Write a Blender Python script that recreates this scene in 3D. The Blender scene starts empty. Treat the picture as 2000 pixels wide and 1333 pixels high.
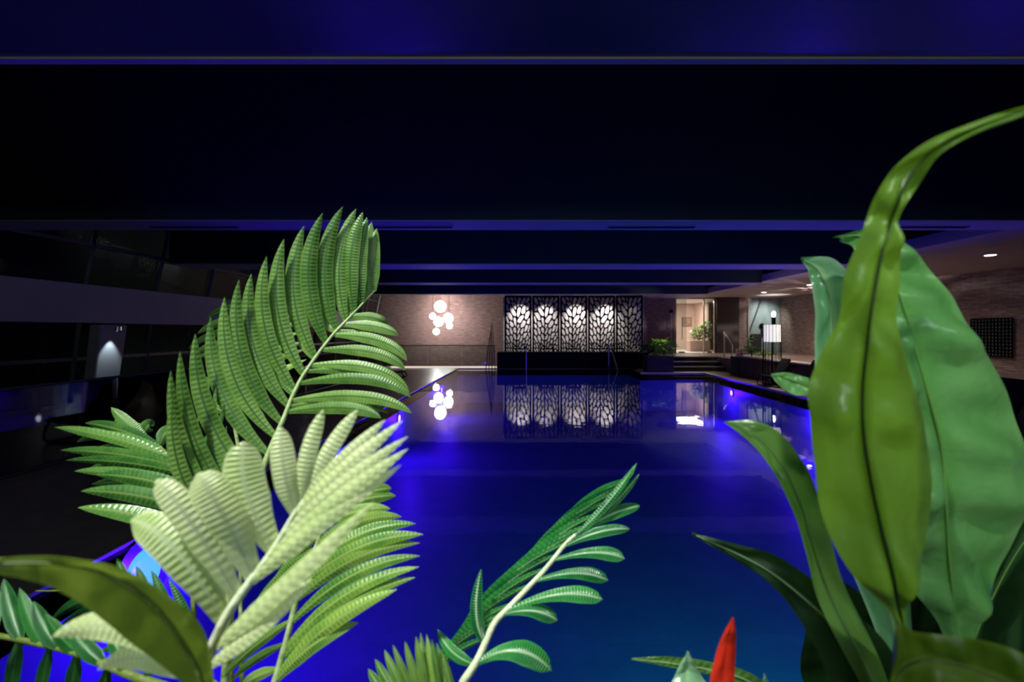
import bpy, bmesh, math, random
from mathutils import Vector, Matrix
R = random.Random(7)
F = 944.44                      # focal length in pixels of the 2000 px wide frame (17 mm on 36 mm)
VX, VY, H = 1033.0, 647.0, 1.65
sc = bpy.context.scene
col = sc.collection

# ------------------------------------------------------------------ camera, world, exposure
cd = bpy.data.cameras.new('camera'); cam = bpy.data.objects.new('camera', cd); col.objects.link(cam)
cam.location = (0, 0, H); cam.rotation_euler = (math.pi/2, 0, 0)
cd.sensor_width = 36; cd.lens = 17; cd.clip_start = 0.02; cd.clip_end = 200
cd.shift_x = -(VX-1000)/2000; cd.shift_y = -(666.5-VY)/2000
cd.dof.use_dof = True; cd.dof.focus_distance = 1.6; cd.dof.aperture_fstop = 3.8
sc.camera = cam
w = bpy.data.worlds.new('world'); sc.world = w; w.use_nodes = True
w.node_tree.nodes['Background'].inputs[0].default_value = (0.02, 0.025, 0.05, 1)
w.node_tree.nodes['Background'].inputs[1].default_value = 0.02
vs = sc.view_settings
vs.view_transform = 'Standard'; vs.look = 'None'; vs.exposure = 0.0; vs.gamma = 1; vs.use_curve_mapping = False
sc.cycles.max_bounces = 8; sc.cycles.diffuse_bounces = 3; sc.cycles.glossy_bounces = 4
sc.cycles.transmission_bounces = 6; sc.cycles.transparent_max_bounces = 12
sc.cycles.sample_clamp_indirect = 4.0; sc.cycles.caustics_reflective = False; sc.cycles.caustics_refractive = False

def P(px, py, Y):
    return Vector(((px-VX)*Y/F, Y, H-(py-VY)*Y/F))

def lamp(name, kind, loc, energy, color=(1,1,1), target=None, size=0.05, angle=60, blend=0.5, size_y=None):
    l = bpy.data.lights.new(name, kind); l.energy = energy; l.color = color
    if kind in ('POINT', 'SPOT'): l.shadow_soft_size = size
    if kind == 'SPOT': l.spot_size = math.radians(angle); l.spot_blend = blend
    if kind == 'AREA':
        l.size = size
        if size_y: l.shape = 'RECTANGLE'; l.size_y = size_y
    o = bpy.data.objects.new(name, l); col.objects.link(o); o.location = loc
    if target is not None:
        o.rotation_euler = (Vector(target)-Vector(loc)).to_track_quat('-Z', 'Y').to_euler()
    return o

# unseen spots added to light the plants in front of the camera
PLANT_COL = (0.93, 1.0, 0.90)
lamp('plant_spot_left', 'SPOT', (-0.95, 0.05, 3.2), 320, PLANT_COL, (-0.38, 0.62, 1.5), 0.05, 34, 0.6)
lamp('plant_spot_mid', 'SPOT', (0.45, 2.45, 3.25), 150, PLANT_COL, (0.1, 0.65, 1.3), 0.05, 30, 0.6)
lamp('plant_spot_right', 'SPOT', (1.25, 2.45, 3.25), 48, (0.97, 1.0, 0.85), (0.4, 0.5, 1.72), 0.05, 20, 1)
lamp('plant_spot_right_front', 'SPOT', (0.1, -0.7, 3.0), 75, PLANT_COL, (0.42, 0.5, 1.78), 0.05, 22, 1)
lamp('rear_wall_light', 'AREA', (0, -2.6, 3.2), 44, (.75, 1, .98), (0, 3, 2.6), 2.5, size_y=.6)  # unseen fill added behind the camera for neutral light on beams and plants
# underwater lamps (violet blue), one in front of every lens
POOL_L = [(-3.14, 3.9), (-3.14, 7.8), (-3.14, 11.6), (-3.14, 17.2)]
POOL_R = [(6.9, 2.2), (6.9, 6.75), (6.9, 11.5), (6.9, 16.4)]
BLUE = (0.06, 0.004, 1.0)
for (x, y), e in zip(POOL_L, (110, 26, 80, 100)): lamp('underwater_glow', 'POINT', (x+.26, y, -.30 if y < 5 else -.45), e, BLUE, size=.06)
for (x, y), e in zip(POOL_R, (3, 45, 100, 130)): lamp('underwater_glow', 'POINT', (x-.26, y, -.45), e, BLUE, size=.06)
lamp('underwater_glow_teal', 'SPOT', (2.0, 1.4, -.5), 400, (0.0, 0.42, 0.55), (2.2, 4.6, -1.5), .06, 120, 1)  # added spot without a lens, tints the near pool floor teal
# wall washers behind the screens
for px, e in ((1016, 75), (1066, 55), (1128, 85), (1187, 90), (1238, 4)):
    q = P(px, 560, 23.0)
    lamp('screen_washer', 'SPOT', (q.x, 22.9, 3.27), e*3.3, (1, .95, .93), (q.x, 23.6, 1.9), .03, 80, 1)
# added hidden pair to brighten the deck edge, then the terrace soffit downlights
DOWN_ADDED = [(8.6, 12.7, 130), (8.6, 14.4, 170)]
for x, y, e in DOWN_ADDED: lamp('deck_downlight_beam', 'SPOT', (x, y, 3.34), e, (1, .80, .68), (x-1.5, y+.8, 0), .05, 120, .9)
DOWN = [(10.4, 10.9, 50), (10.4, 14.4, 150), (10.4, 17.9, 260), (10.4, 21.4, 330)]
for x, y, e in DOWN: lamp('downlight_beam', 'SPOT', (x, y, 3.34), e, (1, .84, .76), (x+.3, y, 0), .05, 140, .9)
lamp('niche_light', 'SPOT', (12.1, 23.9, 3.3), 170, (.92, 1, .97), (12.1, 25.1, 1.5), .05, 110, 1)
lamp('lobby_light', 'AREA', (8.8, 26.6, 3.25), 130, (1, .88, .78), (8.8, 26.6, 0), 1.2)
lamp('brick_washer', 'SPOT', (-5.3, 28.9, 5.4), 520, (1, .84, .80), (-5.2, 30, 1.2), .1, 85, 1)  # unseen spot added to brighten the brick behind the globes
lamp('column_spot', 'SPOT', (-8.62, 10.12, 1.60), 26, (.62, .90, 1), (-8.80, 10.18, .6), .015, 70, .6)

# ------------------------------------------------------------------ helpers
class MB:
    def __init__(s): s.v = []; s.f = []; s.uv = {}
    def box(s, a, b):
        x0, y0, z0 = a; x1, y1, z1 = b; n = len(s.v)
        s.v += [(x0,y0,z0),(x1,y0,z0),(x1,y1,z0),(x0,y1,z0),(x0,y0,z1),(x1,y0,z1),(x1,y1,z1),(x0,y1,z1)]
        s.f += [tuple(n+i for i in q) for q in ((0,3,2,1),(4,5,6,7),(0,1,5,4),(1,2,6,5),(2,3,7,6),(3,0,4,7))]
        return s
    def tube(s, pts, r, n=10, cap=True):
        pts = [Vector(p) for p in pts]; rr = r if isinstance(r, (list, tuple)) else [r]*len(pts)
        base = len(s.v); u = None
        for i, p in enumerate(pts):
            t = (pts[min(i+1, len(pts)-1)]-pts[max(i-1, 0)]).normalized()
            if u is None:
                u = t.cross(Vector((0,0,1)))
                if u.length < .05: u = t.cross(Vector((1,0,0)))
            u = (u - t*u.dot(t)).normalized(); q = t.cross(u)
            for k in range(n):
                a = 2*math.pi*k/n; s.v.append(tuple(p+(u*math.cos(a)+q*math.sin(a))*rr[i]))
        for i in range(len(pts)-1):
            for k in range(n):
                a = base+i*n+k; b = base+i*n+(k+1) % n
                s.f.append((a, b, b+n, a+n))
        if cap:
            s.f.append(tuple(base+k for k in reversed(range(n)))); e = base+(len(pts)-1)*n
            s.f.append(tuple(e+k for k in range(n)))
        return s
    def lathe(s, prof, c=(0,0,0), n=24):
        b = len(s.v)
        for r, z in prof:
            for k in range(n):
                a = 2*math.pi*k/n; s.v.append((c[0]+r*math.cos(a), c[1]+r*math.sin(a), c[2]+z))
        for i in range(len(prof)-1):
            for k in range(n):
                a = b+i*n+k; q = b+i*n+(k+1) % n; s.f.append((a, q, q+n, a+n))
        s.f.append(tuple(b+k for k in reversed(range(n)))); e = b+(len(prof)-1)*n; s.f.append(tuple(e+k for k in range(n)))
        return s
    def prism(s, poly, z0, z1):
        n = len(poly); b = len(s.v)
        s.v += [(x, y, z0) for x, y in poly]+[(x, y, z1) for x, y in poly]
        s.f.append(tuple(b+i for i in reversed(range(n)))); s.f.append(tuple(b+n+i for i in range(n)))
        for i in range(n): j = (i+1) % n; s.f.append((b+i, b+j, b+n+j, b+n+i))
        return s
    def build(s, name, m, parent=None, smooth=False, bevel=0, uv=None):
        me = bpy.data.meshes.new(name); me.from_pydata([tuple(v) for v in s.v], [], s.f)
        if uv:
            L = me.uv_layers.new(name='uv')
            for lp in me.loops: L.data[lp.index].uv = uv[lp.vertex_index]
        me.materials.append(m)
        if smooth: me.polygons.foreach_set('use_smooth', [True]*len(me.polygons))
        me.update()
        o = bpy.data.objects.new(name, me); col.objects.link(o)
        if parent is not None:
            o.parent = parent; o.matrix_parent_inverse = Matrix.Translation(-parent_loc(parent))
        if bevel:
            md = o.modifiers.new('bevel', 'BEVEL'); md.width = bevel; md.segments = 2; md.limit_method = 'ANGLE'
        return o
def parent_loc(o):
    return Vector(o.location) if o.type == 'EMPTY' else Vector((0, 0, 0))
def tag(o, label=None, cat=None, group=None, kind=None):
    if label: o['label'] = label
    if cat: o['category'] = cat
    if group: o['group'] = group
    if kind: o['kind'] = kind
    return o
def thing(name, label, cat, loc=(0,0,0), group=None):
    o = bpy.data.objects.new(name, None); o.empty_display_size = .1; col.objects.link(o); o.location = loc
    return tag(o, label, cat, group)
def struct(name, mb, m, label=None, **k):
    return tag(mb.build(name, m, **k), label, kind='structure')
def cat_rom(pts, n):
    """resample a list of Vectors / tuples with a Catmull-Rom spline to n points"""
    pts = [Vector(p) for p in pts]; out = []; m = len(pts)-1
    for i in range(n):
        t = i/(n-1)*m; k = min(int(t), m-1); u = t-k
        p1, p2 = pts[k], pts[k+1]
        p0 = pts[k-1] if k else p1*2-p2
        p3 = pts[k+2] if k+2 <= m else p2*2-p1
        out.append(.5*((2*p1)+(p2-p0)*u+(2*p0-5*p1+4*p2-p3)*u*u+(3*p1-p0-3*p2+p3)*u**3))
    return out

# ------------------------------------------------------------------ materials
def mat(name, c=(.5,.5,.5), rough=.6, metal=0, spec=.5, emit=None, es=0):
    m = bpy.data.materials.new(name); m.use_nodes = True; b = m.node_tree.nodes['Principled BSDF']
    b.inputs['Base Color'].default_value = (*c, 1); b.inputs['Roughness'].default_value = rough
    b.inputs['Metallic'].default_value = metal; b.inputs['Specular IOR Level'].default_value = spec
    if emit: b.inputs['Emission Color'].default_value = (*emit, 1); b.inputs['Emission Strength'].default_value = es
    return m
def noise_mat(name, c1, c2, scale=4, rough=.6, bump=.2, spec=.5, stretch=(1,1,1), metal=0):
    m = mat(name, c1, rough, metal, spec); t = m.node_tree; b = t.nodes['Principled BSDF']
    tc = t.nodes.new('ShaderNodeTexCoord'); mp = t.nodes.new('ShaderNodeMapping'); mp.inputs['Scale'].default_value = stretch
    nz = t.nodes.new('ShaderNodeTexNoise'); nz.inputs['Scale'].default_value = scale; nz.inputs['Detail'].default_value = 6
    cr = t.nodes.new('ShaderNodeValToRGB'); cr.color_ramp.elements[0].color = (*c1, 1); cr.color_ramp.elements[1].color = (*c2, 1)
    cr.color_ramp.elements[0].position = .3; cr.color_ramp.elements[1].position = .7
    t.links.new(tc.outputs['Object'], mp.inputs[0]); t.links.new(mp.outputs[0], nz.inputs['Vector'])
    t.links.new(nz.outputs[0], cr.inputs[0]); t.links.new(cr.outputs[0], b.inputs['Base Color'])
    if bump:
        bp = t.nodes.new('ShaderNodeBump'); bp.inputs['Strength'].default_value = bump; bp.inputs['Distance'].default_value = .01
        t.links.new(nz.outputs[0], bp.inputs['Height']); t.links.new(bp.outputs[0], b.inputs['Normal'])
    return m
def brick_mat(name, c1, c2, mortar, axis='x', bw=.32, bh=.065):
    m = mat(name, c1, .85, 0, .3); t = m.node_tree; b = t.nodes['Principled BSDF']
    tc = t.nodes.new('ShaderNodeTexCoord'); sp = t.nodes.new('ShaderNodeSeparateXYZ'); cb = t.nodes.new('ShaderNodeCombineXYZ')
    t.links.new(tc.outputs['Object'], sp.inputs[0]); t.links.new(sp.outputs[0 if axis == 'x' else 1], cb.inputs[0]); t.links.new(sp.outputs[2], cb.inputs[1])
    br = t.nodes.new('ShaderNodeTexBrick'); br.inputs['Scale'].default_value = 1
    br.inputs['Brick Width'].default_value = bw; br.inputs['Row Height'].default_value = bh; br.inputs['Mortar Size'].default_value = .007
    br.inputs['Color1'].default_value = (*c1, 1); br.inputs['Color2'].default_value = (*c2, 1); br.inputs['Mortar'].default_value = (*mortar, 1)
    nz = t.nodes.new('ShaderNodeTexNoise'); nz.inputs['Scale'].default_value = 3.0; nz.inputs['Detail'].default_value = 9; nz.inputs['Roughness'].default_value = .7
    mp = t.nodes.new('ShaderNodeMapping'); mp.inputs['Scale'].default_value = (1, 5, 1)
    t.links.new(cb.outputs[0], mp.inputs[0]); t.links.new(mp.outputs[0], nz.inputs['Vector'])
    mx = t.nodes.new('ShaderNodeMix'); mx.data_type = 'RGBA'; mx.blend_type = 'MULTIPLY'; mx.inputs[0].default_value = .75
    cr = t.nodes.new('ShaderNodeValToRGB'); cr.color_ramp.elements[0].position = .35; cr.color_ramp.elements[0].color = (.35,.35,.35,1)
    cr.color_ramp.elements[1].position = .6; cr.color_ramp.elements[1].color = (1.1,1.1,1.1,1)
    t.links.new(nz.outputs[0], cr.inputs[0]); t.links.new(cb.outputs[0], br.inputs['Vector'])
    t.links.new(br.outputs[0], mx.inputs[6]); t.links.new(cr.outputs[0], mx.inputs[7]); t.links.new(mx.outputs[2], b.inputs['Base Color'])
    bp = t.nodes.new('ShaderNodeBump'); bp.inputs['Strength'].default_value = .6; bp.inputs['Distance'].default_value = .01; bp.invert = True
    t.links.new(br.outputs[1], bp.inputs['Height']); t.links.new(bp.outputs[0], b.inputs['Normal'])
    return m
def leaf_mat(name, dark, light, rib=0.0, rough=.35, trans=.35, tcol=None, mid=None, ribs=60, nscale=25, bumpd=.0004):
    """leaf: colour along and across from uv, cross ribs as relief, some light passes through"""
    m = mat(name, dark, rough, 0, .5); t = m.node_tree; b = t.nodes['Principled BSDF']; out = t.nodes['Material Output']
    uv = t.nodes.new('ShaderNodeUVMap'); sp = t.nodes.new('ShaderNodeSeparateXYZ'); t.links.new(uv.outputs[0], sp.inputs[0])
    nz = t.nodes.new('ShaderNodeTexNoise'); nz.inputs['Scale'].default_value = nscale; nz.inputs['Detail'].default_value = 4
    tc = t.nodes.new('ShaderNodeTexCoord'); t.links.new(tc.outputs['Object'], nz.inputs['Vector'])
    oi = t.nodes.new('ShaderNodeObjectInfo')
    ad = t.nodes.new('ShaderNodeMath'); ad.operation = 'MULTIPLY_ADD'; ad.inputs[1].default_value = .45; t.links.new(oi.outputs['Random'], ad.inputs[0]); 
    sb = t.nodes.new('ShaderNodeMath'); sb.operation = 'SUBTRACT'; sb.inputs[1].default_value = .22; t.links.new(nz.outputs[0], sb.inputs[0]); t.links.new(sb.outputs[0], ad.inputs[2])
    cr = t.nodes.new('ShaderNodeValToRGB'); e = cr.color_ramp.elements
    e[0].position = .25; e[0].color = (*dark, 1); e[1].position = .75; e[1].color = (*light, 1)
    t.links.new(ad.outputs[0], cr.inputs[0])
    # midrib: |u-.5| small
    a = t.nodes.new('ShaderNodeMath'); a.operation = 'SUBTRACT'; a.inputs[1].default_value = .5; t.links.new(sp.outputs[0], a.inputs[0])
    ab = t.nodes.new('ShaderNodeMath'); ab.operation = 'ABSOLUTE'; t.links.new(a.outputs[0], ab.inputs[0])
    lt = t.nodes.new('ShaderNodeMapRange'); lt.inputs['From Min'].default_value = .03; lt.inputs['From Max'].default_value = .09
    lt.inputs['To Min'].default_value = 1; lt.inputs['To Max'].default_value = 0; t.links.new(ab.outputs[0], lt.inputs[0])
    mx = t.nodes.new('ShaderNodeMix'); mx.data_type = 'RGBA'; t.links.new(lt.outputs[0], mx.inputs[0]); t.links.new(cr.outputs[0], mx.inputs[6])
    mx.inputs[7].default_value = (*(mid or light), 1)
    # margins paler
    ed = t.nodes.new('ShaderNodeMapRange'); ed.inputs['From Min'].default_value = .40; ed.inputs['From Max'].default_value = .5; ed.inputs['To Max'].default_value = .55
    t.links.new(ab.outputs[0], ed.inputs[0])
    m2 = t.nodes.new('ShaderNodeMix'); m2.data_type = 'RGBA'; t.links.new(ed.outputs[0], m2.inputs[0]); t.links.new(mx.outputs[2], m2.inputs[6]); m2.inputs[7].default_value = (*light, 1)
    t.links.new(m2.outputs[2], b.inputs['Base Color'])
    bp = t.nodes.new('ShaderNodeBump'); bp.inputs['Strength'].default_value = 1; bp.inputs['Distance'].default_value = bumpd
    if rib:
        sn = t.nodes.new('ShaderNodeMath'); sn.operation = 'MULTIPLY'; sn.inputs[1].default_value = ribs*2*math.pi
        t.links.new(sp.outputs[1], sn.inputs[0])
        s2 = t.nodes.new('ShaderNodeMath'); s2.operation = 'SINE'; t.links.new(sn.outputs[0], s2.inputs[0])
        s3 = t.nodes.new('ShaderNodeMath'); s3.operation = 'MULTIPLY'; s3.inputs[1].default_value = rib
        rw = t.nodes.new('ShaderNodeMath'); rw.operation = 'MULTIPLY'; rw.inputs[1].default_value = 2*math.pi; t.links.new(ab.outputs[0], rw.inputs[0])
        r2 = t.nodes.new('ShaderNodeMath'); r2.operation = 'SINE'; t.links.new(rw.outputs[0], r2.inputs[0])
        r3 = t.nodes.new('ShaderNodeMath'); r3.operation = 'MULTIPLY'; t.links.new(r2.outputs[0], r3.inputs[0]); t.links.new(s2.outputs[0], r3.inputs[1]); t.links.new(r3.outputs[0], s3.inputs[0])
        s4 = t.nodes.new('ShaderNodeMath'); s4.operation = 'ADD'; t.links.new(s3.outputs[0], s4.inputs[0]); t.links.new(nz.outputs[0], s4.inputs[1])
        t.links.new(s4.outputs[0], bp.inputs['Height'])
    else: t.links.new(nz.outputs[0], bp.inputs['Height'])
    t.links.new(bp.outputs[0], b.inputs['Normal'])
    tr = t.nodes.new('ShaderNodeBsdfTranslucent'); ms = t.nodes.new('ShaderNodeMixShader'); ms.inputs[0].default_value = trans
    if tcol: tr.inputs[0].default_value = (*tcol, 1)
    else: t.links.new(m2.outputs[2], tr.inputs[0])
    t.links.new(b.outputs[0], ms.inputs[1]); t.links.new(tr.outputs[0], ms.inputs[2]); t.links.new(ms.outputs[0], out.inputs[0])
    return m

M = {}
M['black'] = mat('black_lacquer', (.005,.005,.005), .8, 0, .05)
M['black_fabric'] = noise_mat('black_fabric', (.010,.009,.010), (.018,.016,.017), 60, .9, .3, .1)
M['beam'] = noise_mat('dark_beam_paint', (.036,.055,.050), (.045,.066,.060), 1.2, .7, .05)
M['soffit_strip'] = noise_mat('beam_underside_plaster', (.50,.46,.46), (.58,.54,.54), 1.5, .7, .05)
M['beam_front_soffit'] = noise_mat('beam_underside_satin', (.06,.055,.05), (.11,.10,.09), .9, .35, .02)  # darker copy of the beam underside, weaker light there put into its colour
M['stone'] = noise_mat('deck_stone', (.24,.18,.15), (.33,.25,.21), 5, .28, .08)
M['coping'] = noise_mat('coping_stone', (.42,.32,.26), (.55,.43,.36), 7, .4, .1)
M['brick'] = brick_mat('long_brick', (.40,.26,.235), (.33,.215,.195), (.30,.20,.18))
M['brick_y'] = brick_mat('long_brick_side', (.38,.27,.23), (.27,.19,.16), (.2,.14,.12), 'y')
M['plaster'] = brick_mat('pale_stone_cladding', (.80,.74,.72), (.68,.62,.60), (.5,.46,.44), bw=.6, bh=.12)
M['soffit'] = noise_mat('soffit_plaster', (.42,.33,.30), (.47,.37,.34), 1.5, .7, .05)
M['spandrel'] = noise_mat('spandrel_plaster', (.42,.36,.38), (.48,.41,.43), 1, .75, .04)
M['steel'] = mat('brushed_steel', (.6,.6,.62), .28, 1)
M['darksteel'] = mat('painted_mullion', (.10,.09,.11), .45, .3)
M['tile'] = noise_mat('pool_tile', (.26,.34,.46), (.32,.40,.52), 3, .5, .02)
M['white'] = mat('white_paint', (.8,.78,.76), .5)
M['peach'] = noise_mat('peach_plaster', (.66,.50,.42), (.70,.54,.46), 1.5, .8, .03)
M['darkwood'] = noise_mat('dark_wood_panel', (.035,.022,.018), (.055,.036,.028), 2, .55, .1, stretch=(6,6,.5))
M['niche'] = noise_mat('grey_green_concrete', (.22,.27,.26), (.34,.39,.37), 2.2, .7, .1, stretch=(2,2,.6))
M['globe'] = mat('opal_glass_lit', (1,1,1), .3, emit=(1,.97,.95), es=20)
M['led'] = mat('led_channel_lit', (1,1,1), .4, emit=(1,.80,.70), es=.85)  # pale deck edge strip, the lamplight on it put in as glow
M['lens'] = mat('downlight_lens_lit', (1,1,1), .4, emit=(.95,.97,1), es=14)
M['bulb'] = mat('bulb_lit', (1,1,1), .4, emit=(.9,.93,1), es=9)
M['shade'] = noise_mat('woven_shade_lit', (.85,.83,.78), (.95,.93,.88), 40, .7, .6)
M['shade'].node_tree.nodes['Principled BSDF'].inputs['Emission Color'].default_value = (1,.96,.9,1)
M['shade'].node_tree.nodes['Principled BSDF'].inputs['Emission Strength'].default_value = .8
M['poollens'] = mat('underwater_lens_lit', (1,1,1), .4, emit=(.22,.12,1), es=14)
M['poollens_cyan'] = mat('underwater_lens_cyan_lit', (.02,.03,.03), .4, emit=(.10,.50,.62), es=1.5)
M['soil'] = noise_mat('soil', (.02,.014,.01), (.05,.035,.025), 30, .95, .8)
M['planter'] = noise_mat('planter_dark', (.03,.027,.026), (.045,.04,.038), 6, .9, .05, .1)
M['plantergrey'] = noise_mat('planter_grey', (.075,.068,.062), (.10,.09,.085), 6, .9, .05, .15)
M['lowwall'] = noise_mat('low_wall_brown', (.10,.065,.055), (.14,.09,.075), 3, .9, .1, .15)
M['picture'] = noise_mat('sepia_print', (.22,.15,.12), (.45,.33,.26), 5, .7, 0)
M['frame'] = mat('picture_frame', (.30,.21,.16), .5)
M['red'] = leaf_mat('red_bract', (.75,.02,.008), (.95,.05,.02), 0, .3, .3, mid=(.8,.03,.01))
M['pink'] = mat('sign_card', (.50,.36,.36), .6)
M['pinkdark'] = mat('sign_marks', (.16,.03,.04), .6)
M['twig'] = mat('twig', (.02,.016,.013), .8)
M['shrub'] = leaf_mat('shrub_leaf', (.03,.12,.03), (.20,.38,.12), 0, .35, .2)
M['shrub_lit'] = leaf_mat('lobby_shrub_leaf', (.05,.20,.04), (.45,.62,.25), 0, .3, .25)  # lit look of the lobby plants put into the leaf colours
M['shrub_bright'] = leaf_mat('bright_shrub_leaf', (.12,.30,.02), (.40,.60,.10), 0, .35, .25)

def glass_mat():
    m = bpy.data.materials.new('clear_glass'); m.use_nodes = True; t = m.node_tree; t.nodes.clear()
    o = t.nodes.new('ShaderNodeOutputMaterial'); mx = t.nodes.new('ShaderNodeMixShader'); fr = t.nodes.new('ShaderNodeFresnel'); fr.inputs[0].default_value = 1.35
    tp = t.nodes.new('ShaderNodeBsdfTransparent'); tp.inputs[0].default_value = (.80,.84,.83,1)
    gl = t.nodes.new('ShaderNodeBsdfGlossy'); gl.inputs['Roughness'].default_value = .02
    t.links.new(fr.outputs[0], mx.inputs[0]); t.links.new(tp.outputs[0], mx.inputs[1]); t.links.new(gl.outputs[0], mx.inputs[2]); t.links.new(mx.outputs[0], o.inputs[0])
    return m
M['glass'] = glass_mat()
def water_mat():
    m = bpy.data.materials.new('pool_water'); m.use_nodes = True; t = m.node_tree; t.nodes.clear()
    o = t.nodes.new('ShaderNodeOutputMaterial'); mx = t.nodes.new('ShaderNodeMixShader'); fr = t.nodes.new('ShaderNodeFresnel'); fr.inputs[0].default_value = 1.33
    tp = t.nodes.new('ShaderNodeBsdfTransparent'); tp.inputs[0].default_value = (.70,.80,.98,1)
    gl = t.nodes.new('ShaderNodeBsdfGlossy'); gl.inputs['Roughness'].default_value = .015
    tc = t.nodes.new('ShaderNodeTexCoord'); mp = t.nodes.new('ShaderNodeMapping'); mp.inputs['Scale'].default_value = (1.4, 3.2, 1)
    nz = t.nodes.new('ShaderNodeTexNoise'); nz.inputs['Scale'].default_value = 1.6; nz.inputs['Detail'].default_value = 3
    n2 = t.nodes.new('ShaderNodeTexNoise'); n2.inputs['Scale'].default_value = .35; n2.inputs['Detail'].default_value = 1
    ml = t.nodes.new('ShaderNodeMath'); ml.operation = 'MULTIPLY'
    rp = t.nodes.new('ShaderNodeMapRange'); rp.inputs['From Min'].default_value = .35; rp.inputs['From Max'].default_value = .7; rp.inputs['To Min'].default_value = .15
    t.links.new(tc.outputs['Object'], mp.inputs[0]); t.links.new(mp.outputs[0], nz.inputs['Vector']); t.links.new(tc.outputs['Object'], n2.inputs['Vector'])
    t.links.new(n2.outputs[0], rp.inputs[0]); t.links.new(nz.outputs[0], ml.inputs[0]); t.links.new(rp.outputs[0], ml.inputs[1])
    bp = t.nodes.new('ShaderNodeBump'); bp.inputs['Strength'].default_value = .14; bp.inputs['Distance'].default_value = .012
    t.links.new(ml.outputs[0], bp.inputs['Height']); t.links.new(bp.outputs[0], gl.inputs['Normal']); t.links.new(bp.outputs[0], fr.inputs['Normal'])
    t.links.new(fr.outputs[0], mx.inputs[0]); t.links.new(tp.outputs[0], mx.inputs[1]); t.links.new(gl.outputs[0], mx.inputs[2]); t.links.new(mx.outputs[0], o.inputs[0])
    return m
M['water'] = water_mat()

# ------------------------------------------------------------------ pool, floor, terrace
PL, PR, PN, PF = -3.14, 6.9, 1.25, 21.3
STX = 4.4; STY = 19.1          # the stair block pushes into the pool here
pool_poly = [(PL, PN), (PR, PN), (PR, STY), (STX, STY), (STX, PF), (PL, PF)]
mb = MB(); n = len(pool_poly)
mb.v = [(x, y, -1.5) for x, y in pool_poly]+[(x, y, -.015) for x, y in pool_poly]
mb.f = [tuple(range(n))]+[(i, n+i, n+(i+1) % n, (i+1) % n) for i in range(n)]
struct('pool_basin', mb, M['tile'])
mb = MB(); mb.v = [(x, y, -.03) for x, y in pool_poly]; mb.f = [tuple(range(n))]
struct('pool_water', mb, M['water'])
for a, b in (((-5.9, -3, -.3), (PL, PF, 0)), ((PL, -3, -.3), (PR, PN, 0)), ((PR, -3, -.3), (8.1, STY, 0)),
             ((STX, STY, -.3), (8.6, PF+.2, 0)), ((-5.9, PF, -.3), (STX, 21.9, 0)), ((-7.7, 20.6, -.3), (-5.9, 21.9, 0))):
    struct('floor', MB().box((a[0], a[1], a[2]), b), M['stone'])
struct('floor', MB().box((STX, PF+.2, -.3), (5.6, 24.8, 0)), M['stone'])
struct('floor', MB().box((-1.5, 21.9, -.3), (STX, 23.6, 0)), M['stone'])
struct('floor', MB().box((-12, -3, -3.2), (-1.5, 30, -3)), M['stone'])
# pale coping kerb round the pool
cop = []
struct('trim_1', MB().box((PR-.02, PN, -.028), (PR+.20, STY-.0, .012)), M['coping'], bevel=.008)
struct('trim_2', MB().box((PL-.20, PN, -.028), (PL+.02, PF, .006)), M['stone'], bevel=.008)
struct('trim_3', MB().box((STX, STY-.04, -.028), (PR+.2, STY+.16, .012)), M['coping'], bevel=.008)
struct('trim_4', MB().box((-7.7, 21.70, 0), (-1.45, 21.76, .065)), M['led'])
# terrace at door level, stairs
TZ = .54
struct('floor', MB().box((8.1, 3, 0), (13, 20.6, TZ)), M['stone'])
struct('floor', MB().box((8.6, 20.6, 0), (13, 24.8, TZ)), M['stone'])
struct('floor', MB().box((5.6, 21.4, 0), (8.6, 24.8, TZ)), M['stone'])
st = thing('staircase', 'low flight of three dark stone steps with pale nosings leading up to the glass door', 'stairs', (7, 20, 0))
for k in range(3):
    y0 = 19.95+k*.48; z1 = .18*(k+1)
    s_ = MB().box((5.95, y0, z1-.18), (8.55, 21.4, z1)).build('step', M['planter'], st)
    MB().box((5.95, y0-.02, z1-.02), (8.55, y0+.05, z1+.006)).build('nosing', M['coping'], s_)

# ------------------------------------------------------------------ walls
struct('wall_back', MB().box((-10.4, 30, -3), (-.6, 30.3, 6)), M['brick'])
struct('wall_screens', MB().box((-1.25, 23.6, -.3), (5.6, 24.0, 3.4)), M['plaster'])
struct('wall_return', MB().box((-1.25, 24.0, -.3), (-.95, 30, 6)), M['brick'])
struct('wall_return', MB().box((5.6, 23.6, -.3), (5.75, 24.8, 3.4)), M['brick_y'])
struct('wall_back', MB().box((5.6, 24.8, 0), (7.5, 25.05, 3.4)), M['brick'])
struct('wall_wood', MB().box((9.58, 24.65, TZ), (10.72, 25.05, 3.37)), M['darkwood'])
struct('wall_back', MB().box((10.72, 24.8, TZ), (11.22, 25.05, 3.37)), M['brick'])
struct('wall_niche', MB().box((11.22, 25.1, TZ), (13.0, 25.25, 3.37)), M['niche'])
struct('trim_5', MB().box((11.22, 24.75, TZ), (11.29, 25.1, 3.3)), M['soffit'])
struct('wall_right', MB().box((13.0, -3, 0), (13.3, 25.2, 3.37)), M['brick_y'])
struct('wall_rear', MB().box((-12, -3.3, -3), (13.3, -3, 6)), M['beam'])
struct('ceiling', MB().box((-12, -3, 5.9), (13.3, 30, 6.1)), M['beam'])
struct('ceiling_soffit', MB().box((8.1, -3, 3.37), (13.3, 25.2, 3.6)), M['soffit'])
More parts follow.
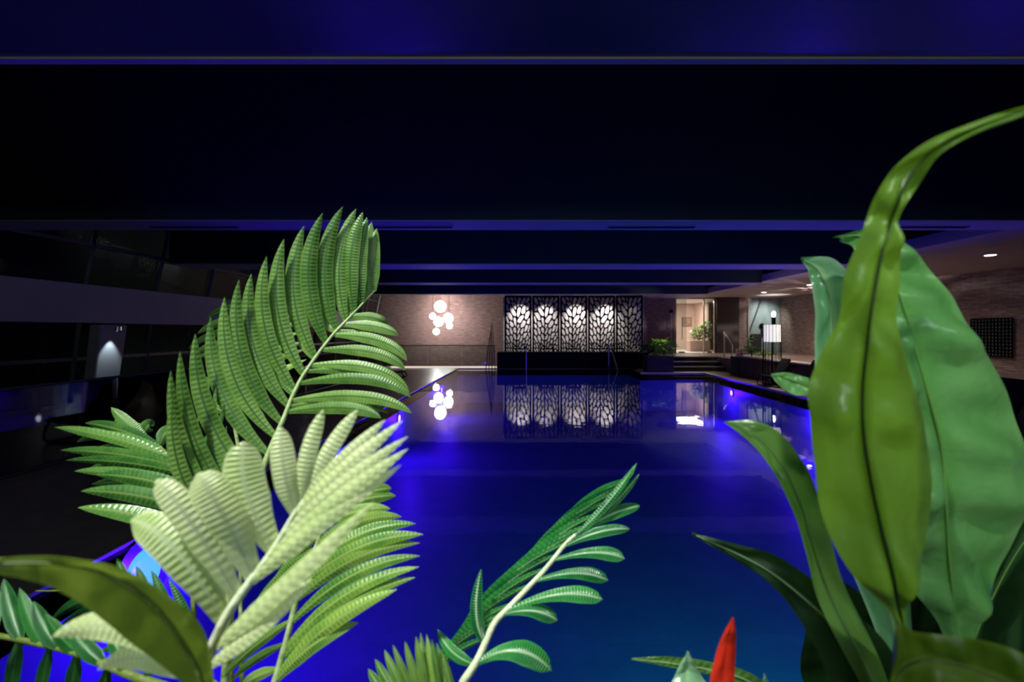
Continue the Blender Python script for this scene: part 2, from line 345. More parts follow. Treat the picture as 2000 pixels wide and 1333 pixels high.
# low planter wall along the terrace edge
struct('wall_low', MB().box((7.7, 3, 0), (8.1, 17.7, .70)), M['lowwall'])
struct('trim_6', MB().box((7.67, 3, .70), (8.13, 17.7, .74)), M['coping'])
pl = MB().prism([(7.62, 17.75), (8.15, 17.75), (8.15, 18.3), (7.62, 18.3)], 0, .70).build('stone_planter', M['plantergrey'], bevel=.01)
tag(pl, 'tall square grey stone planter at the foot of the stair handrail', 'planter')

# beams
def beam(y0, y1, x0=-9.0, x1=8.1, strip='soffit_strip'):
    b = struct('ceiling_beam', MB().box((x0, y0, 3.335), (x1, y1, 5.9)), M['beam'])
    MB().box((x0, y0, 3.32), (x1, y1, 3.335)).build('soffit_board', M[strip], b)
    return b
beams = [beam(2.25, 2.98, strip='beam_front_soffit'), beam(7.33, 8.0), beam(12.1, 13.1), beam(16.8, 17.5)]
beam(21.9, 22.4, x1=-1.25); beam(21.9, 24.8, x0=-1.25)
struct('trim_7', MB().box((-9, 2.94, 3.305), (8.1, 3.0, 3.335)), M['soffit'])
for px in (800, 1272, 1805, 380):
    q = P(px, 0, 7.75)
    t = thing('air_vent', {800: 'slim black slot air vent in the violet-lit beam underside, left of the middle', 1272: 'slim black slot air vent at the middle of the violet-lit beam underside',
              1805: 'slim black slot air vent in the beam underside above the terrace, far right', 380: 'slim slot air vent at the far left dark end of the beam underside'}[px], 'vent', (q.x, 7.75, 3.32))
    MB().box((q.x-.70, 7.70, 3.309), (q.x+.70, 7.80, 3.3195)).build('vent_frame', M['darksteel'], t)
    MB().box((q.x-.68, 7.715, 3.304), (q.x+.68, 7.735, 3.309)).build('vane', M['black'], t)
    MB().box((q.x-.68, 7.76, 3.304), (q.x+.68, 7.78, 3.309)).build('vane', M['black'], t)

# ------------------------------------------------------------------ left facade: leaning glass front, spandrel
def fx(z): return -9.25+(z-2.2)*.2 if z > 2.2 else -9.25+(z-2.2)*.13
struct('wall_left', MB().box((-9.6, -3, 1.82), (-9.2, 29.9, 2.62)), M['spandrel'])
fac = struct('window_1', MB().box((-9.75, -3, 5.7), (-9.2, 29.9, 5.9)), M['darksteel'])
k = 0
y = 2.4
while y < 29.5:
    lo = MB().tube([(fx(-3)-.0, y, -3), (fx(1.8), y, 1.81)], .05, 4).build('mullion', M['darksteel'], fac)
    up = MB().tube([(fx(2.62), y, 2.63), (fx(4.6), y, 4.6)], .05, 4).build('mullion', M['darksteel'], fac)
    y += 1.9
for z in (.12, 1.07, -1.4, 3.42):
    MB().box((fx(z)-.035, -3, z-.035), (fx(z)+.035, 29.9, z+.035)).build('transom', M['darksteel'], fac)
for z0, z1 in ((-3, 1.8), (2.64, 5.6)):
    g = MB(); g.v = [(fx(z0)-.06, -3, z0), (fx(z0)-.06, 29.9, z0), (fx(z1)-.06, 29.9, z1), (fx(z1)-.06, -3, z1)]; g.f = [(0,1,2,3)]
    g.build('pane', M['glass'], fac)
struct('wall_outside', MB().box((-16, -3, -3.2), (-15.8, 30, 6)), M['beam'])
# leaning column with a small spotlight at its head
colm = thing('leaning_column', 'pale leaning column lit from its head by a small spotlight, left side', 'column', (-9, 10.2, -3))
mbc = MB(); wd = .31
for z, r_ in ((-3, .24), (1.78, .33)):
    c = Vector((fx(z)+.45, 10.2, z))
    mbc.v += [(c.x-.12, c.y-r_, z), (c.x+.12, c.y-r_, z), (c.x+.12, c.y+r_, z), (c.x-.12, c.y+r_, z)]
mbc.f = [(0,3,2,1),(4,5,6,7),(0,1,5,4),(1,2,6,5),(2,3,7,6),(3,0,4,7)]
mbc.build('shaft', M['spandrel'], colm, bevel=.03)
MB().lathe([(.03, 0), (.06, .02), (.06, .10), (.02, .12)], (-8.60, 10.12, 1.64), 16).build('spotlight', M['steel'], colm)
# glass balustrades
def balustrade(name, label, pts, step):
    t = thing(name, label, 'balustrade', (*pts[0], 0)); a, b = Vector((*pts[0], 0)), Vector((*pts[1], 0)); d = b-a; n_ = max(1, round(d.length/step)); u = d.normalized(); nn = Vector((-u.y, u.x, 0))*.006
    for i in range(n_):
        p, q = a+d*(i/n_)+u*.015, a+d*((i+1)/n_)-u*.015
        g = MB(); g.v = [tuple(x) for x in (p-nn+Vector((0,0,.04)), q-nn+Vector((0,0,.04)), q+nn+Vector((0,0,.04)), p+nn+Vector((0,0,.04)), p-nn+Vector((0,0,.99)), q-nn+Vector((0,0,.99)), q+nn+Vector((0,0,.99)), p+nn+Vector((0,0,.99)))]
        g.f = [(0,3,2,1),(4,5,6,7),(0,1,5,4),(1,2,6,5),(2,3,7,6),(3,0,4,7)]
        g.build('glass_pane', M['glass'], t)
    MB().tube([a+Vector((0,0,1.0)), b+Vector((0,0,1.0))], .018, 8).build('top_rail', M['darksteel'], t)
    MB().tube([a+Vector((0,0,.02)), b+Vector((0,0,.02))], .022, 4).build('base_rail', M['darksteel'], t)
balustrade('glass_balustrade', 'frameless glass balustrade along the left deck edge with thin dark top rail', ((-5.84, 1), (-5.84, 20.55)), 1.9)
balustrade('glass_balustrade', 'glass balustrade at the far end in front of the lit brick wall', ((-7.6, 21.78), (-1.5, 21.78)), 1.52)

# ------------------------------------------------------------------ underwater lamps
def pool_lamp(x, y, s, label, m, k=1.0):
    ZL = -.30 if y < 5 else -.45
    t = thing('underwater_light', label, 'light', (x, y, ZL), 'round underwater lamps in the pool walls')
    ring = MB(); ring.lathe([(.10*k, 0), (.135*k, 0), (.135*k, .03), (.10*k, .03)], n=28)
    def turn(mbx):
        mbx.v = [(x+s*(v[2]+.005), y+v[0], ZL+v[1]) for v in mbx.v]; return mbx
    turn(ring).build('ring', M['darksteel'], t, smooth=False)
    turn(MB().lathe([(.099*k, .01), (.099*k, .028), (.05*k, .038), (.01, .04)], n=28)).build('lens', m, t, smooth=True)
for (x, y), l in zip(POOL_L, ('nearest underwater lamp on the left pool wall, glowing cyan white', 'second underwater lamp on the left pool wall behind the palm fronds', 'third underwater lamp along the left pool wall, glowing violet', 'farthest underwater lamp on the left pool wall near the corner')):
    pool_lamp(x, y, 1, l, M['poollens_cyan'] if y < 5 else M['poollens'], 2.1 if y < 5 else 1)
for (x, y), l in zip(POOL_R[1:], ('nearest underwater lamp on the right pool wall at the frame edge', 'middle underwater lamp on the right pool wall beside the big leaf', 'farthest underwater lamp on the right pool wall below the stairs')):
    pool_lamp(x, y, -1, l, M['poollens'])

# ------------------------------------------------------------------ globe pendants
for px, py, d, l in ((860, 599, 23.5, 'largest opal globe pendant, topmost of the cluster'), (845, 618, 12.5, 'small opal globe pendant at the left of the cluster'),
                     (856.5, 629, 19, 'medium opal globe pendant in the middle of the cluster'), (875.5, 622, 20, 'medium opal globe pendant at the right of the cluster'),
                     (878, 637, 12, 'small opal globe pendant under the right medium globe'), (852, 648, 13, 'small opal globe pendant hanging lowest in the cluster')):
    Y = 28.3 + R.uniform(-.25, .25); c = P(px, py, Y); r_ = d*.95*Y/F/2
    t = thing('globe_pendant', l, 'pendant lamp', c, 'opal globe pendants in front of the brick wall')
    prof = [(max(.012, r_*math.sin(math.pi*i/18)), -r_*math.cos(math.pi*i/18)) for i in range(19)]
    MB().lathe(prof, c, 32).build('globe', M['globe'], t, smooth=True)
    MB().lathe([(.03, r_-.005), (.03, r_+.05), (.008, r_+.07)], c, 12).build('cap', M['steel'], t)
    MB().tube([c+Vector((0,0,r_+.07)), (c.x, c.y, 5.9)], .010, 6).build('cord', M['black'], t)

# ------------------------------------------------------------------ leaf lattice screens
def lattice_mesh(W, Hh, seed=3):
    rr = random.Random(seed); sites = []
    def fwd(u, v): return (u, v)
    tries = 0
    # work in a space where leaves are sheared: x, t = z - k|x-c|
    kx = 1.0; c = -.06
    Wd = W/2
    def to_z(x, t): return t+kx*abs(x-c)
    # variable density sites
    while len(sites) < 70 and tries < 40000:
        tries += 1
        x = rr.uniform(-Wd, Wd); z = rr.uniform(0, Hh)
        dmin = .135+.10*max(0, min(1, (z-.7)/1.2))+rr.uniform(0, .07)
        ok = True
        t = z-kx*abs(x-c)
        for (sx, stt) in sites:
            if ((x-sx)*1.15)**2+((t-stt)*.82)**2 < dmin**2: ok = False; break
        if ok: sites.append((x, t))
    mb = MB()
    def clip(poly, nx, ny, d):
        out = []
        for i in range(len(poly)):
            a, b = poly[i], poly[(i+1) % len(poly)]
            da, db = a[0]*nx+a[1]*ny-d, b[0]*nx+b[1]*ny-d
            if da <= 0: out.append(a)
            if (da < 0) != (db < 0) and da != db:
                s = da/(da-db); out.append((a[0]+(b[0]-a[0])*s, a[1]+(b[1]-a[1])*s))
        return out
    for i, (sx, stt) in enumerate(sites):
        side = 1 if sx >= c else -1
        # domain in (x, z) for this half: clip in sheared coordinates
        lo, hi = (c, Wd) if side > 0 else (-Wd, c)
        poly = [(lo, -kx*abs(lo-c)), (hi, -kx*abs(hi-c)), (hi, Hh-kx*abs(hi-c)), (lo, Hh-kx*abs(lo-c))]
        for j, (qx, qt) in enumerate(sites):
            if i == j or (qx >= c) != (sx >= c): continue
            ax, at = (sx)*1.15, stt*.82; bx, bt = qx*1.15, qt*.82
            nx, nt = bx-ax, bt-at; d = (bx*bx+bt*bt-ax*ax-at*at)/2
            poly = clip(poly, nx*1.15, nt*.82, d)
            if len(poly) < 3: break
        if len(poly) < 3: continue
        pts = [(x, to_z(x, t)) for x, t in poly]
        sub = []
        for a in range(len(pts)):
            p, q = pts[a], pts[(a+1) % len(pts)]
            L = math.hypot(q[0]-p[0], q[1]-p[1])
            if L < 1e-4: continue
            m = 3
            for s in range(m): sub.append((p[0]+(q[0]-p[0])*s/m, p[1]+(q[1]-p[1])*s/m))
        if len(sub) < 6: continue
        cx = sum(p[0] for p in sub)/len(sub); cz = sum(p[1] for p in sub)/len(sub)
        inn = sub[:]
        for _ in range(3):
            inn = [((inn[k-1][0]+2*inn[k][0]+inn[(k+1) % len(inn)][0])/4, (inn[k-1][1]+2*inn[k][1]+inn[(k+1) % len(inn)][1])/4) for k in range(len(inn))]
        res = []
        for p in inn:
            L = math.hypot(p[0]-cx, p[1]-cz) or 1e-6; s = max(.15, (L-.026)/L); res.append((cx+(p[0]-cx)*s, cz+(p[1]-cz)*s))
        b = len(mb.v); m = len(sub)
        for yy in (-.012, .012):
            mb.v += [(p[0], yy, p[1]) for p in sub]; mb.v += [(p[0], yy, p[1]) for p in res]
        for k in range(m):
            j = (k+1) % m
            mb.f += [(b+k, b+j, b+m+j, b+m+k), (b+2*m+j, b+2*m+k, b+3*m+k, b+3*m+j), (b+m+k, b+m+j, b+3*m+j, b+3*m+k)]
    return mb
SW = 54.4*22.6/F
x0 = (984.5-VX)*22.6/F
lat = None
names = ['leftmost', 'second from the left', 'middle', 'fourth from the left', 'rightmost and dimmest']
for i in range(5):
    cx = x0+SW*(i+.5)
    t = thing('lattice_screen', f'tall black leaf-pattern cut-out screen, {names[i]} of the five backlit screens', 'screen', (cx, 22.6, .0), 'black leaf-pattern screens at the far end')
    if lat is None:
        lat = lattice_mesh(SW-.16, 2.86); lo = lat.build('lattice', M['black'], t); lo.matrix_parent_inverse = Matrix(); lo.location = (0, 0, .40); lat = lo
    else:
        lo = lat.copy(); col.objects.link(lo); lo.parent = t
    for s in (-1, 1):
        MB().box((cx+s*(SW/2-.052)-.030, 22.56, 0), (cx+s*(SW/2-.052)+.030, 22.64, 3.31)).build('post', M['black'], t)
    MB().box((cx-SW/2+.083, 22.57, 3.25), (cx+SW/2-.083, 22.63, 3.31)).build('top_bar', M['black'], t)
    MB().box((cx-SW/2+.083, 22.57, .34), (cx+SW/2-.083, 22.63, .40)).build('bottom_bar', M['black'], t)

# black podium and seats on it
pod = tag(MB().box((-1.42, 21.45, 0), (5.3, 22.45, .70)).build('podium', M['black_fabric'], bevel=.04), 'long matt black podium at the far pool end below the leaf screens', 'podium')
for k, (px, l) in enumerate(((1015, 'black slat-backed seat on the podium before the leftmost screen'), (1068, 'black slat-backed seat on the podium before the second screen'), (1120, 'black slat-backed seat on the podium before the middle screen'),
                             (1172, 'black slat-backed seat on the podium before the fourth screen'), (1228, 'black slat-backed seat on the podium before the rightmost screen'))):
    c = P(px, 0, 21.95).x; t = thing('low_seat', l, 'seat', (c, 21.95, .70), 'black slat-backed seats in a row on the podium')
    if c > 3.9: c = min(c, 3.95)
    MB().box((c-.34, 21.72, .82), (c+.34, 22.18, .87)).build('seat', M['black_fabric'], t, bevel=.01)
    for s in (-1, 1):
        for yy in (21.75, 22.15): MB().box((c+s*.31-.02, yy-.02, .70), (c+s*.31+.02, yy+.02, .82)).build('leg', M['black'], t)
        MB().box((c+s*.33-.02, 22.16, .87), (c+s*.33+.02, 22.20, 1.09)).build('back_post', M['black'], t)
    for z in (.93, 1.00, 1.06): MB().box((c-.33, 22.165, z), (c+.33, 22.195, z+.03)).build('slat', M['black'], t)

# ladders / handrails
def rail(name, label, paths, r_=.024):
    t = thing(name, label, 'handrail', paths[0][0]);
    for p in paths: MB().tube(cat_rom(p, 24) if len(p) > 3 else p, r_, 10).build('rail', M['steel'], t, smooth=True)
q = P(1028, 0, 21.1).x
rail('pool_handrail', 'slim steel pool handrail standing alone before the leftmost screen', [[(q, 21.40, 0), (q, 21.40, .8), (q, 21.33, 1.06), (q, 21.22, 1.07), (q, 21.16, .9), (q, 21.16, -.5)]])
rail('pool_handrail', 'slim steel pool handrail sloping into the water before the fourth screen', [[(3.53, 21.37, 0), (3.53, 21.37, .7), (3.53, 21.36, .98), (3.55, 21.25, 1.0), (3.6, 20.9, .72), (3.68, 20.2, .05), (3.72, 19.9, -.4)]])
ht = thing('stair_handrail', 'steel handrail sloping up beside the steps to the glass door', 'handrail', (8.24, 19.6, 0))
MB().tube([(8.24, 19.6, 0), (8.24, 19.6, 1.07)], .025, 10).build('post', M['steel'], ht, smooth=True)
MB().tube([(8.38, 20.75, .36), (8.38, 20.75, 1.62)], .025, 10).build('post', M['steel'], ht, smooth=True)
MB().tube([(8.24, 19.6, 1.07), (8.38, 20.75, 1.62)], .028, 10).build('top_rail', M['steel'], ht, smooth=True)

# ------------------------------------------------------------------ lobby behind the glass door
struct('floor', MB().box((6.4, 24.8, .40), (11.2, 29.6, TZ)), M['white'])
struct('wall_lobby', MB().box((6.4, 29.2, TZ), (11.2, 29.4, 3.4)), M['peach'])
struct('wall_lobby', MB().box((6.2, 25.05, TZ), (6.4, 29.4, 3.4)), M['peach'])
struct('wall_lobby', MB().box((9.98, 27.2, TZ), (10.1, 29.2, 3.4)), M['peach'])
struct('wall_lobby', MB().box((11.0, 25.25, TZ), (11.2, 29.4, 3.4)), M['peach'])
struct('ceiling', MB().box((6.2, 25.05, 3.3), (11.2, 29.4, 3.5)), M['white'])
dr = struct('door_1', MB().box((7.5, 24.84, 3.30), (9.58, 24.96, 3.37)), M['coping'])
for xa, xb in ((7.5, 7.58), (8.98, 9.03), (9.52, 9.58)):
    MB().box((xa, 24.84, TZ), (xb, 24.94, 3.30)).build('door_jamb', M['coping'], dr)
for xa, xb, hx in ((7.60, 8.1, 7.86), (9.05, 9.5, 9.42)):
    gp = MB().box((xa, 24.87, TZ+.03), (xb, 24.89, 3.28)).build('glass_leaf', M['glass'], dr)
    MB().tube([(hx, 24.80, 1.2), (hx, 24.80, 2.35)], .018, 8).build('pull_handle', M['darksteel'], gp)
    MB().box((xa+.1, 24.82, TZ), (xb-.1, 24.92, TZ+.06)).build('floor_hinge', M['steel'], gp)
pic = thing('framed_picture', 'small sepia framed picture on the peach lobby wall behind the glass door', 'picture', (9.35, 29.2, 2.2))
a, b = P(1333, 638, 29.18), P(1351, 620, 29.18)
MB().box((a.x, 29.14, a.z), (b.x, 29.195, b.z)).build('frame', M['frame'], pic)
MB().box((a.x+.05, 29.13, a.z+.05), (b.x-.05, 29.14, b.z-.05)).build('print', M['picture'], pic)
a = P(1344, 685, 26.4); b = P(1383, 666, 26.4)
tag(MB().box((a.x, 26.1, TZ), (b.x, 26.7, b.z)).build('trough_planter', M['peach'], bevel=.01), 'pale pink trough planter filled with glossy plants inside the lobby', 'planter')

def bush(name, label, c, n, rad, hgt, m, leaf=.12, seed=1, cat='plant', group=None):
    rr = random.Random(seed); t = thing(name, label, cat, c, group); mb = MB(); stem = MB(); uvs = []
    for i in range(max(4, n//14)):
        a = rr.uniform(0, 6.28); stem.tube([c, (c[0]+math.cos(a)*rad*.3, c[1]+math.sin(a)*rad*.3, c[2]+hgt*.5), (c[0]+math.cos(a)*rad*.7, c[1]+math.sin(a)*rad*.7, c[2]+hgt*rr.uniform(.6, .95))], [.012, .008, .004], 5)
    for i in range(n):
        a = rr.uniform(0, 6.28); r_ = rad*math.sqrt(rr.random())*.8; z = hgt*(.1+.85*rr.random()*(1-.4*r_/rad))
        p = Vector((c[0]+r_*math.cos(a), c[1]+r_*math.sin(a), c[2]+z)); d = Vector((math.cos(a), math.sin(a), rr.uniform(-.3, 1.1))).normalized(); L = leaf*rr.uniform(.7, 1.5)
        s = d.cross(Vector((rr.uniform(-.4,.4), rr.uniform(-.4,.4), 1))).normalized()*L*.2; dn = Vector((0,0,-1))*L*.18
        b = len(mb.v); rows = 4
        for k in range(rows+1):
            u = k/rows; wv = math.sin(math.pi*min(1, .12+u*.88))**.8; q = p+d*L*u+dn*u*u*1.5
            mb.v += [tuple(q-s*wv), tuple(q+dn*.25*wv), tuple(q+s*wv)]; uvs += [(0, u), (.5, u), (1, u)]
        for k in range(rows):
            for j in (0, 1): mb.f.append((b+k*3+j, b+k*3+j+1, b+k*3+j+4, b+k*3+j+3))
    stem.build('stems', M['twig'], t); f = mb.build('foliage', m, t, smooth=True, uv=uvs); f['kind'] = 'stuff'
    return t
bush('leafy_plant', 'glossy green leafy plant in the pale pink trough inside the lobby', P(1366, 666, 26.4), 170, .50, .95, M['shrub_lit'], .24, 3)
bush('leafy_plant', 'taller plant with upright crown rising at the right of the lobby trough', P(1377, 666, 26.42), 90, .25, 1.35, M['shrub_lit'], .2, 4)

# planter at the left of the stairs with a bright plant
a = P(1262, 0, 19.4).x; b = P(1313, 0, 19.4).x
tag(MB().box((a, 19.2, 0), (b, 19.95, .64)).build('dark_planter', M['planter'], bevel=.015), 'dark rectangular planter at the pool corner beside the steps', 'planter')
bush('leafy_plant', 'bright lime green bushy plant in the dark planter beside the steps', ((a+b)/2+.22, 19.5, .64), 190, .48, .78, M['shrub_bright'], .24, 8)
lamp('planter_spot', 'SPOT', ((a+b)/2+.1, 19.3, 3.3), 260, (1, 1, .85), ((a+b)/2+.1, 19.6, .7), .04, 24, .8)
bush('leafy_plant', 'dark plant with broad leaves at the left end of the dark planter', (4.86, 19.72, .64), 50, .24, .72, M['shrub'], .3, 9)
# plants and card on the grey planter / low wall
bush('leafy_plant', 'dark green plant on the low wall beside the pink card', (8.02, 17.4, .74), 70, .26, .45, M['shrub'], .15, 11)
bush('leafy_plant', 'small spreading plant on the low wall in front of the grey niche', (8.02, 16.5, .74), 60, .24, .28, M['shrub_bright'], .13, 12)
bush('leafy_plant', 'tall thin plant against the brick pier beside the dark wood wall', (11.0, 24.2, TZ), 50, .2, 1.3, M['shrub'], .2, 13)
cdt = thing('pink_card', 'small pink card with four dark red marks on the grey planter', 'sign', (7.8, 17.85, .70))
cb = MB().box((7.66, 17.92, .70), (7.96, 17.94, .995)).build('card', M['pink'], cdt)
for dx in (.07, .18):
    for dz in (.05, .17): MB().box((7.66+dx, 17.912, .70+dz), (7.66+dx+.055, 17.92, .70+dz+.08)).build('mark', M['pinkdark'], cb)

# pole with dark head left of the door
a = P(1311, 0, 24.6)
pt = thing('shower_pole', 'slim steel pole with a small dark head beside the glass door', 'pole', (a.x, 24.6, TZ))
MB().tube([(a.x, 24.6, TZ), (a.x, 24.6, 2.6)], .018, 8).build('pole', M['steel'], pt)
MB().lathe([(.05, 0), (.09, .03), (.09, .12), (.04, .16)], (a.x, 24.6, 2.58), 14).build('head', M['black'], pt)

# floor lantern with rods
LX, LY = P(1508, 0, 14.9).x, 14.9
lt = thing('floor_lantern', 'tall floor lantern of thin black rods round a glowing woven white shade', 'floor lamp', (LX, LY, 0))
for k in range(16):
    a = 2*math.pi*k/16; x, y = LX+.25*math.cos(a), LY+.25*math.sin(a)
    MB().tube([(x+.02*math.cos(a), y+.02*math.sin(a), 0), (x, y, 1.86)], .007, 6).build('rod', M['black'], lt)
sh = MB(); nseg = 48; rows = 12; b = 0
for i in range(rows+1):
    for k in range(nseg):
        a = 2*math.pi*k/nseg; r_ = .232+.010*((k+i) % 2); sh.v.append((LX+r_*math.cos(a), LY+r_*math.sin(a), 1.32+.52*i/rows))
for i in range(rows):
    for k in range(nseg): sh.f.append((i*nseg+k, i*nseg+(k+1) % nseg, (i+1)*nseg+(k+1) % nseg, (i+1)*nseg+k))
sh.build('shade', M['shade'], lt)
MB().lathe([(.26, 0), (.27, .01), (.27, .03), (.26, .04)], (LX, LY, 0), 32).build('base_ring', M['black'], lt)
MB().tube([(LX, LY, .03), (LX, LY, 1.86)], .018, 8).build('stem', M['black'], lt)
TX, TY = P(1511, 0, 23.0).x, 23.0
tl = thing('torch_lamp', 'slim black torch lamp with a glowing bulb rising behind the rod lantern', 'floor lamp', (TX, TY, TZ))
MB().lathe([(.16, 0), (.16, .02), (.03, .04)], (TX, TY, TZ), 20).build('base', M['black'], tl)
MB().tube([(TX, TY, TZ+.03), (TX, TY, 1.95)], .02, 8).build('pole', M['black'], tl)
MB().lathe([(.03, 0), (.09, .04), (.09, .36), (.06, .38)], (TX, TY, 1.93), 14).build('holder', M['black'], tl)
MB().lathe([(.03, 0), (.08, .05), (.09, .16), (.07, .25), (.02, .29)], (TX, TY, 2.31), 16).build('bulb', M['bulb'], tl, smooth=True)
lamp('torch_uplight', 'SPOT', (TX, TY, 2.64), 45, (1, .97, .93), (TX, TY, 4), .04, 98, .25)
# unseen pierced pendant added to throw flecks of light on the brick
GX, GY, GZ = 11.9, 18.9, 2.75
pl_ = thing('pierced_pendant', 'small black pierced drum pendant hanging behind the tall lime green leaf', 'pendant lamp', (GX, GY, GZ))
gm = MB(); ns, nr, gr = 96, 40, .12; rg = random.Random(5); holes = set()
for _ in range(130):
    k0, i0 = rg.randrange(ns), rg.randrange(3, nr-6)
    for q in range(3): holes.add((i0+(q if rg.random() < .6 else 0), (k0+q) % ns))
for i in range(nr+1):
    for k in range(ns):
        a = 2*math.pi*k/ns; gm.v.append((GX+gr*math.cos(a), GY+gr*math.sin(a), GZ+.24*i/nr))
for i in range(nr):
    for k in range(ns):
        if (i, k) not in holes: gm.f.append((i*ns+k, i*ns+(k+1) % ns, (i+1)*ns+(k+1) % ns, (i+1)*ns+k))
gm.build('drum', M['black'], pl_)
MB().lathe([(.02, 0), (.119, .002), (.119, .006), (.02, .008)], (GX, GY, GZ-.008), 24).build('lower_plate', M['black'], pl_)
MB().lathe([(.02, 0), (.119, .002), (.119, .006), (.02, .012)], (GX, GY, GZ+.24), 24).build('upper_plate', M['black'], pl_)
MB().tube([(GX, GY, GZ+.25), (GX, GY, 3.37)], .006, 6).build('cord', M['black'], pl_)
lamp('pierced_pendant_light', 'POINT', (GX, GY, GZ+.12), 420, (1, .93, .88), size=.003)
lamp('lantern_light', 'POINT', (LX, LY, 1.55), 22, (1, .9, .82), size=.05)
mx_ = thing('shower_mixer', 'round black shower mixer with a hanging lever in the grey niche', 'tap', (12.1, 25.0, 1.8))
c = P(1489, 637, 25.0)
mm = MB().lathe([(.02, 0), (.13, .0), (.14, .05), (.05, .10)], n=20); mm.v = [(c.x+v[0], 25.08-v[2], c.z+v[1]) for v in mm.v]; mm.build('rosette', M['black'], mx_)
MB().tube([(c.x, 24.95, c.z), (c.x-.03, 24.95, c.z-.62)], [.05, .02], 8).build('lever', M['black'], mx_)
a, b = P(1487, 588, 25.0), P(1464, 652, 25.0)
tag(MB().tube([(a.x, 25.05, a.z), (b.x, 25.05, b.z)], .03, 8).build('diagonal_rod', M['darksteel']), 'dark rod running diagonally across the upper part of the grey niche', 'rod')  # rod put in for the shadow line on the niche panel
bx = P(1476, 0, 25.0).x
tag(MB().box((bx-.3, 24.8, TZ), (bx+.22, 25.0, 1.50)).build('niche_cabinet', M['planter'], bevel=.01), 'tall dark cabinet standing in the left of the grey niche', 'cabinet')
# lattice panel on the right wall
pt = thing('wall_lattice', 'square dark perforated panel on the right brick wall behind the big leaf', 'wall panel', (13, 13.8, 1.4))
MB().box((12.96, 12.95, .95), (12.99, 14.15, 2.0)).build('back_plate', M['niche'], pt)
for k in range(13):
    y = 12.95+k*.1; MB().box((12.93, y-.02, .95), (12.955, y+.02, 2.0)).build('vertical_bar', M['black'], pt)
for k in range(12):
    z = .95+k*.095; MB().box((12.93, 12.95, z-.018), (12.955, 14.15, z+.018)).build('cross_bar', M['black'], pt)

# downlights in the soffit, the added hidden pair last
for (x, y, e), l in zip(DOWN+DOWN_ADDED, ('nearest downlight in the soffit, at the upper right', 'second downlight in the soffit, behind the big leaf', 'third downlight in the soffit, above the terrace wall', 'farthest downlight in the soffit, before the grey niche', 'downlight near the soffit edge, hidden behind the tall lime leaf', 'downlight near the soffit edge, behind the mint green leaf')):
    t = thing('downlight', 'round recessed '+l, 'downlight', (x, y, 3.37), 'recessed downlights in the terrace soffit')
    MB().lathe([(.10, -.012), (.14, -.012), (.14, -.0005), (.10, -.0005)], (x, y, 3.37), 24).build('ring', M['white'], t)
    MB().lathe([(.01, -.018), (.098, -.014), (.098, -.001)], (x, y, 3.37), 24).build('lens', M['lens'], t)

# twig tripod in front of the brick
a = P(961, 630, 21.55)
tw = thing('twig_tripod', 'tall tripod of thin dark twigs standing before the brick wall', 'decoration', (a.x, 21.5, 0))
for px, yy in ((949, 21.55), (961, 21.6), (967, 21.42), (955, 21.62)):
    f = P(px, 720, yy); MB().tube([(f.x, yy, .0), ((f.x+a.x)/2+R.uniform(-.02,.02), 21.5, (a.z)/2), (a.x+R.uniform(-.04,.04), 21.5, a.z-.02+R.uniform(-.1,.06))], [.022, .018, .010], 6).build('twig', M['twig'], tw)

# deck chairs
def deck_chair(label, x, y, s, ang, group='black deck chairs along the pool', sy=1.0):
    t = thing('deck_chair', label, 'chair', (x, y, 0), group)
    Rz = Matrix.Rotation(ang, 4, 'Z')
    def tr(p): q = Rz @ Vector((p[0]*s, p[1], p[2]*sy)); return (x+q.x, y+q.y, p[2]*sy)
    def tb(name, pts, r_, m='black'): MB().tube([tr(p) for p in pts], r_, 8).build(name, M[m], t, smooth=True)
    def slab(name, pts, th, m):
        mb = MB()
        for (px_, pz) in pts:
            for yy in (-.29, .29):
                for dz in (0, th): mb.v.append(tr((px_, yy, pz+dz)))
        for i in range(len(pts)-1):
            b = i*4; mb.f += [(b, b+4, b+6, b+2), (b+1, b+3, b+7, b+5), (b, b+1, b+5, b+4), (b+2, b+6, b+7, b+3)]
        e = (len(pts)-1)*4; mb.f += [(0, 2, 3, 1), (e, e+1, e+3, e+2)]
        mb.build(name, M[m], t)
    slab('seat', [(-.45, .36), (-.30, .35), (-.1, .31), (.05, .30)], .04, 'black_fabric')
    slab('backrest', [(.05, .30), (.14, .42), (.28, .64), (.42, .88), (.46, .92)], .05, 'black_fabric')
    for yy in (-.31, .31):
        tb('frame_side', [(-.47, yy, .37), (.05, yy, .31), (.45, yy, .92)], .016)
        tb('leg', cat_rom([(-.40, yy, .36), (-.50, yy, .12), (-.42, yy, .02), (-.1, yy, .015), (.25, yy, .02)], 12), .016)
        tb('leg', [(.10, yy, .40), (.25, yy, .02)], .016)
    tb('stretcher', [(-.42, -.31, .02), (-.42, .31, .02)], .014)
    tb('stretcher', [(.25, -.31, .02), (.25, .31, .02)], .014)
deck_chair('black deck chair on the right deck beside the rod lantern', 7.28, 14.35, .75, -.1, sy=.86)
deck_chair('black deck chair on the right deck just left of the big leaf', 7.28, 12.75, .75, -.1, sy=.90)
deck_chair('black deck chair at the right frame edge on the right deck', 7.28, 7.6, .75, -.1, sy=.93)
deck_chair('black deck chair on the far left deck behind the palm frond', -4.85, 17.0, -1.0, .1, sy=.6)
deck_chair('dark deck chair on the shadowed left deck', -5.05, 7.4, -1.0, .1, sy=.9)

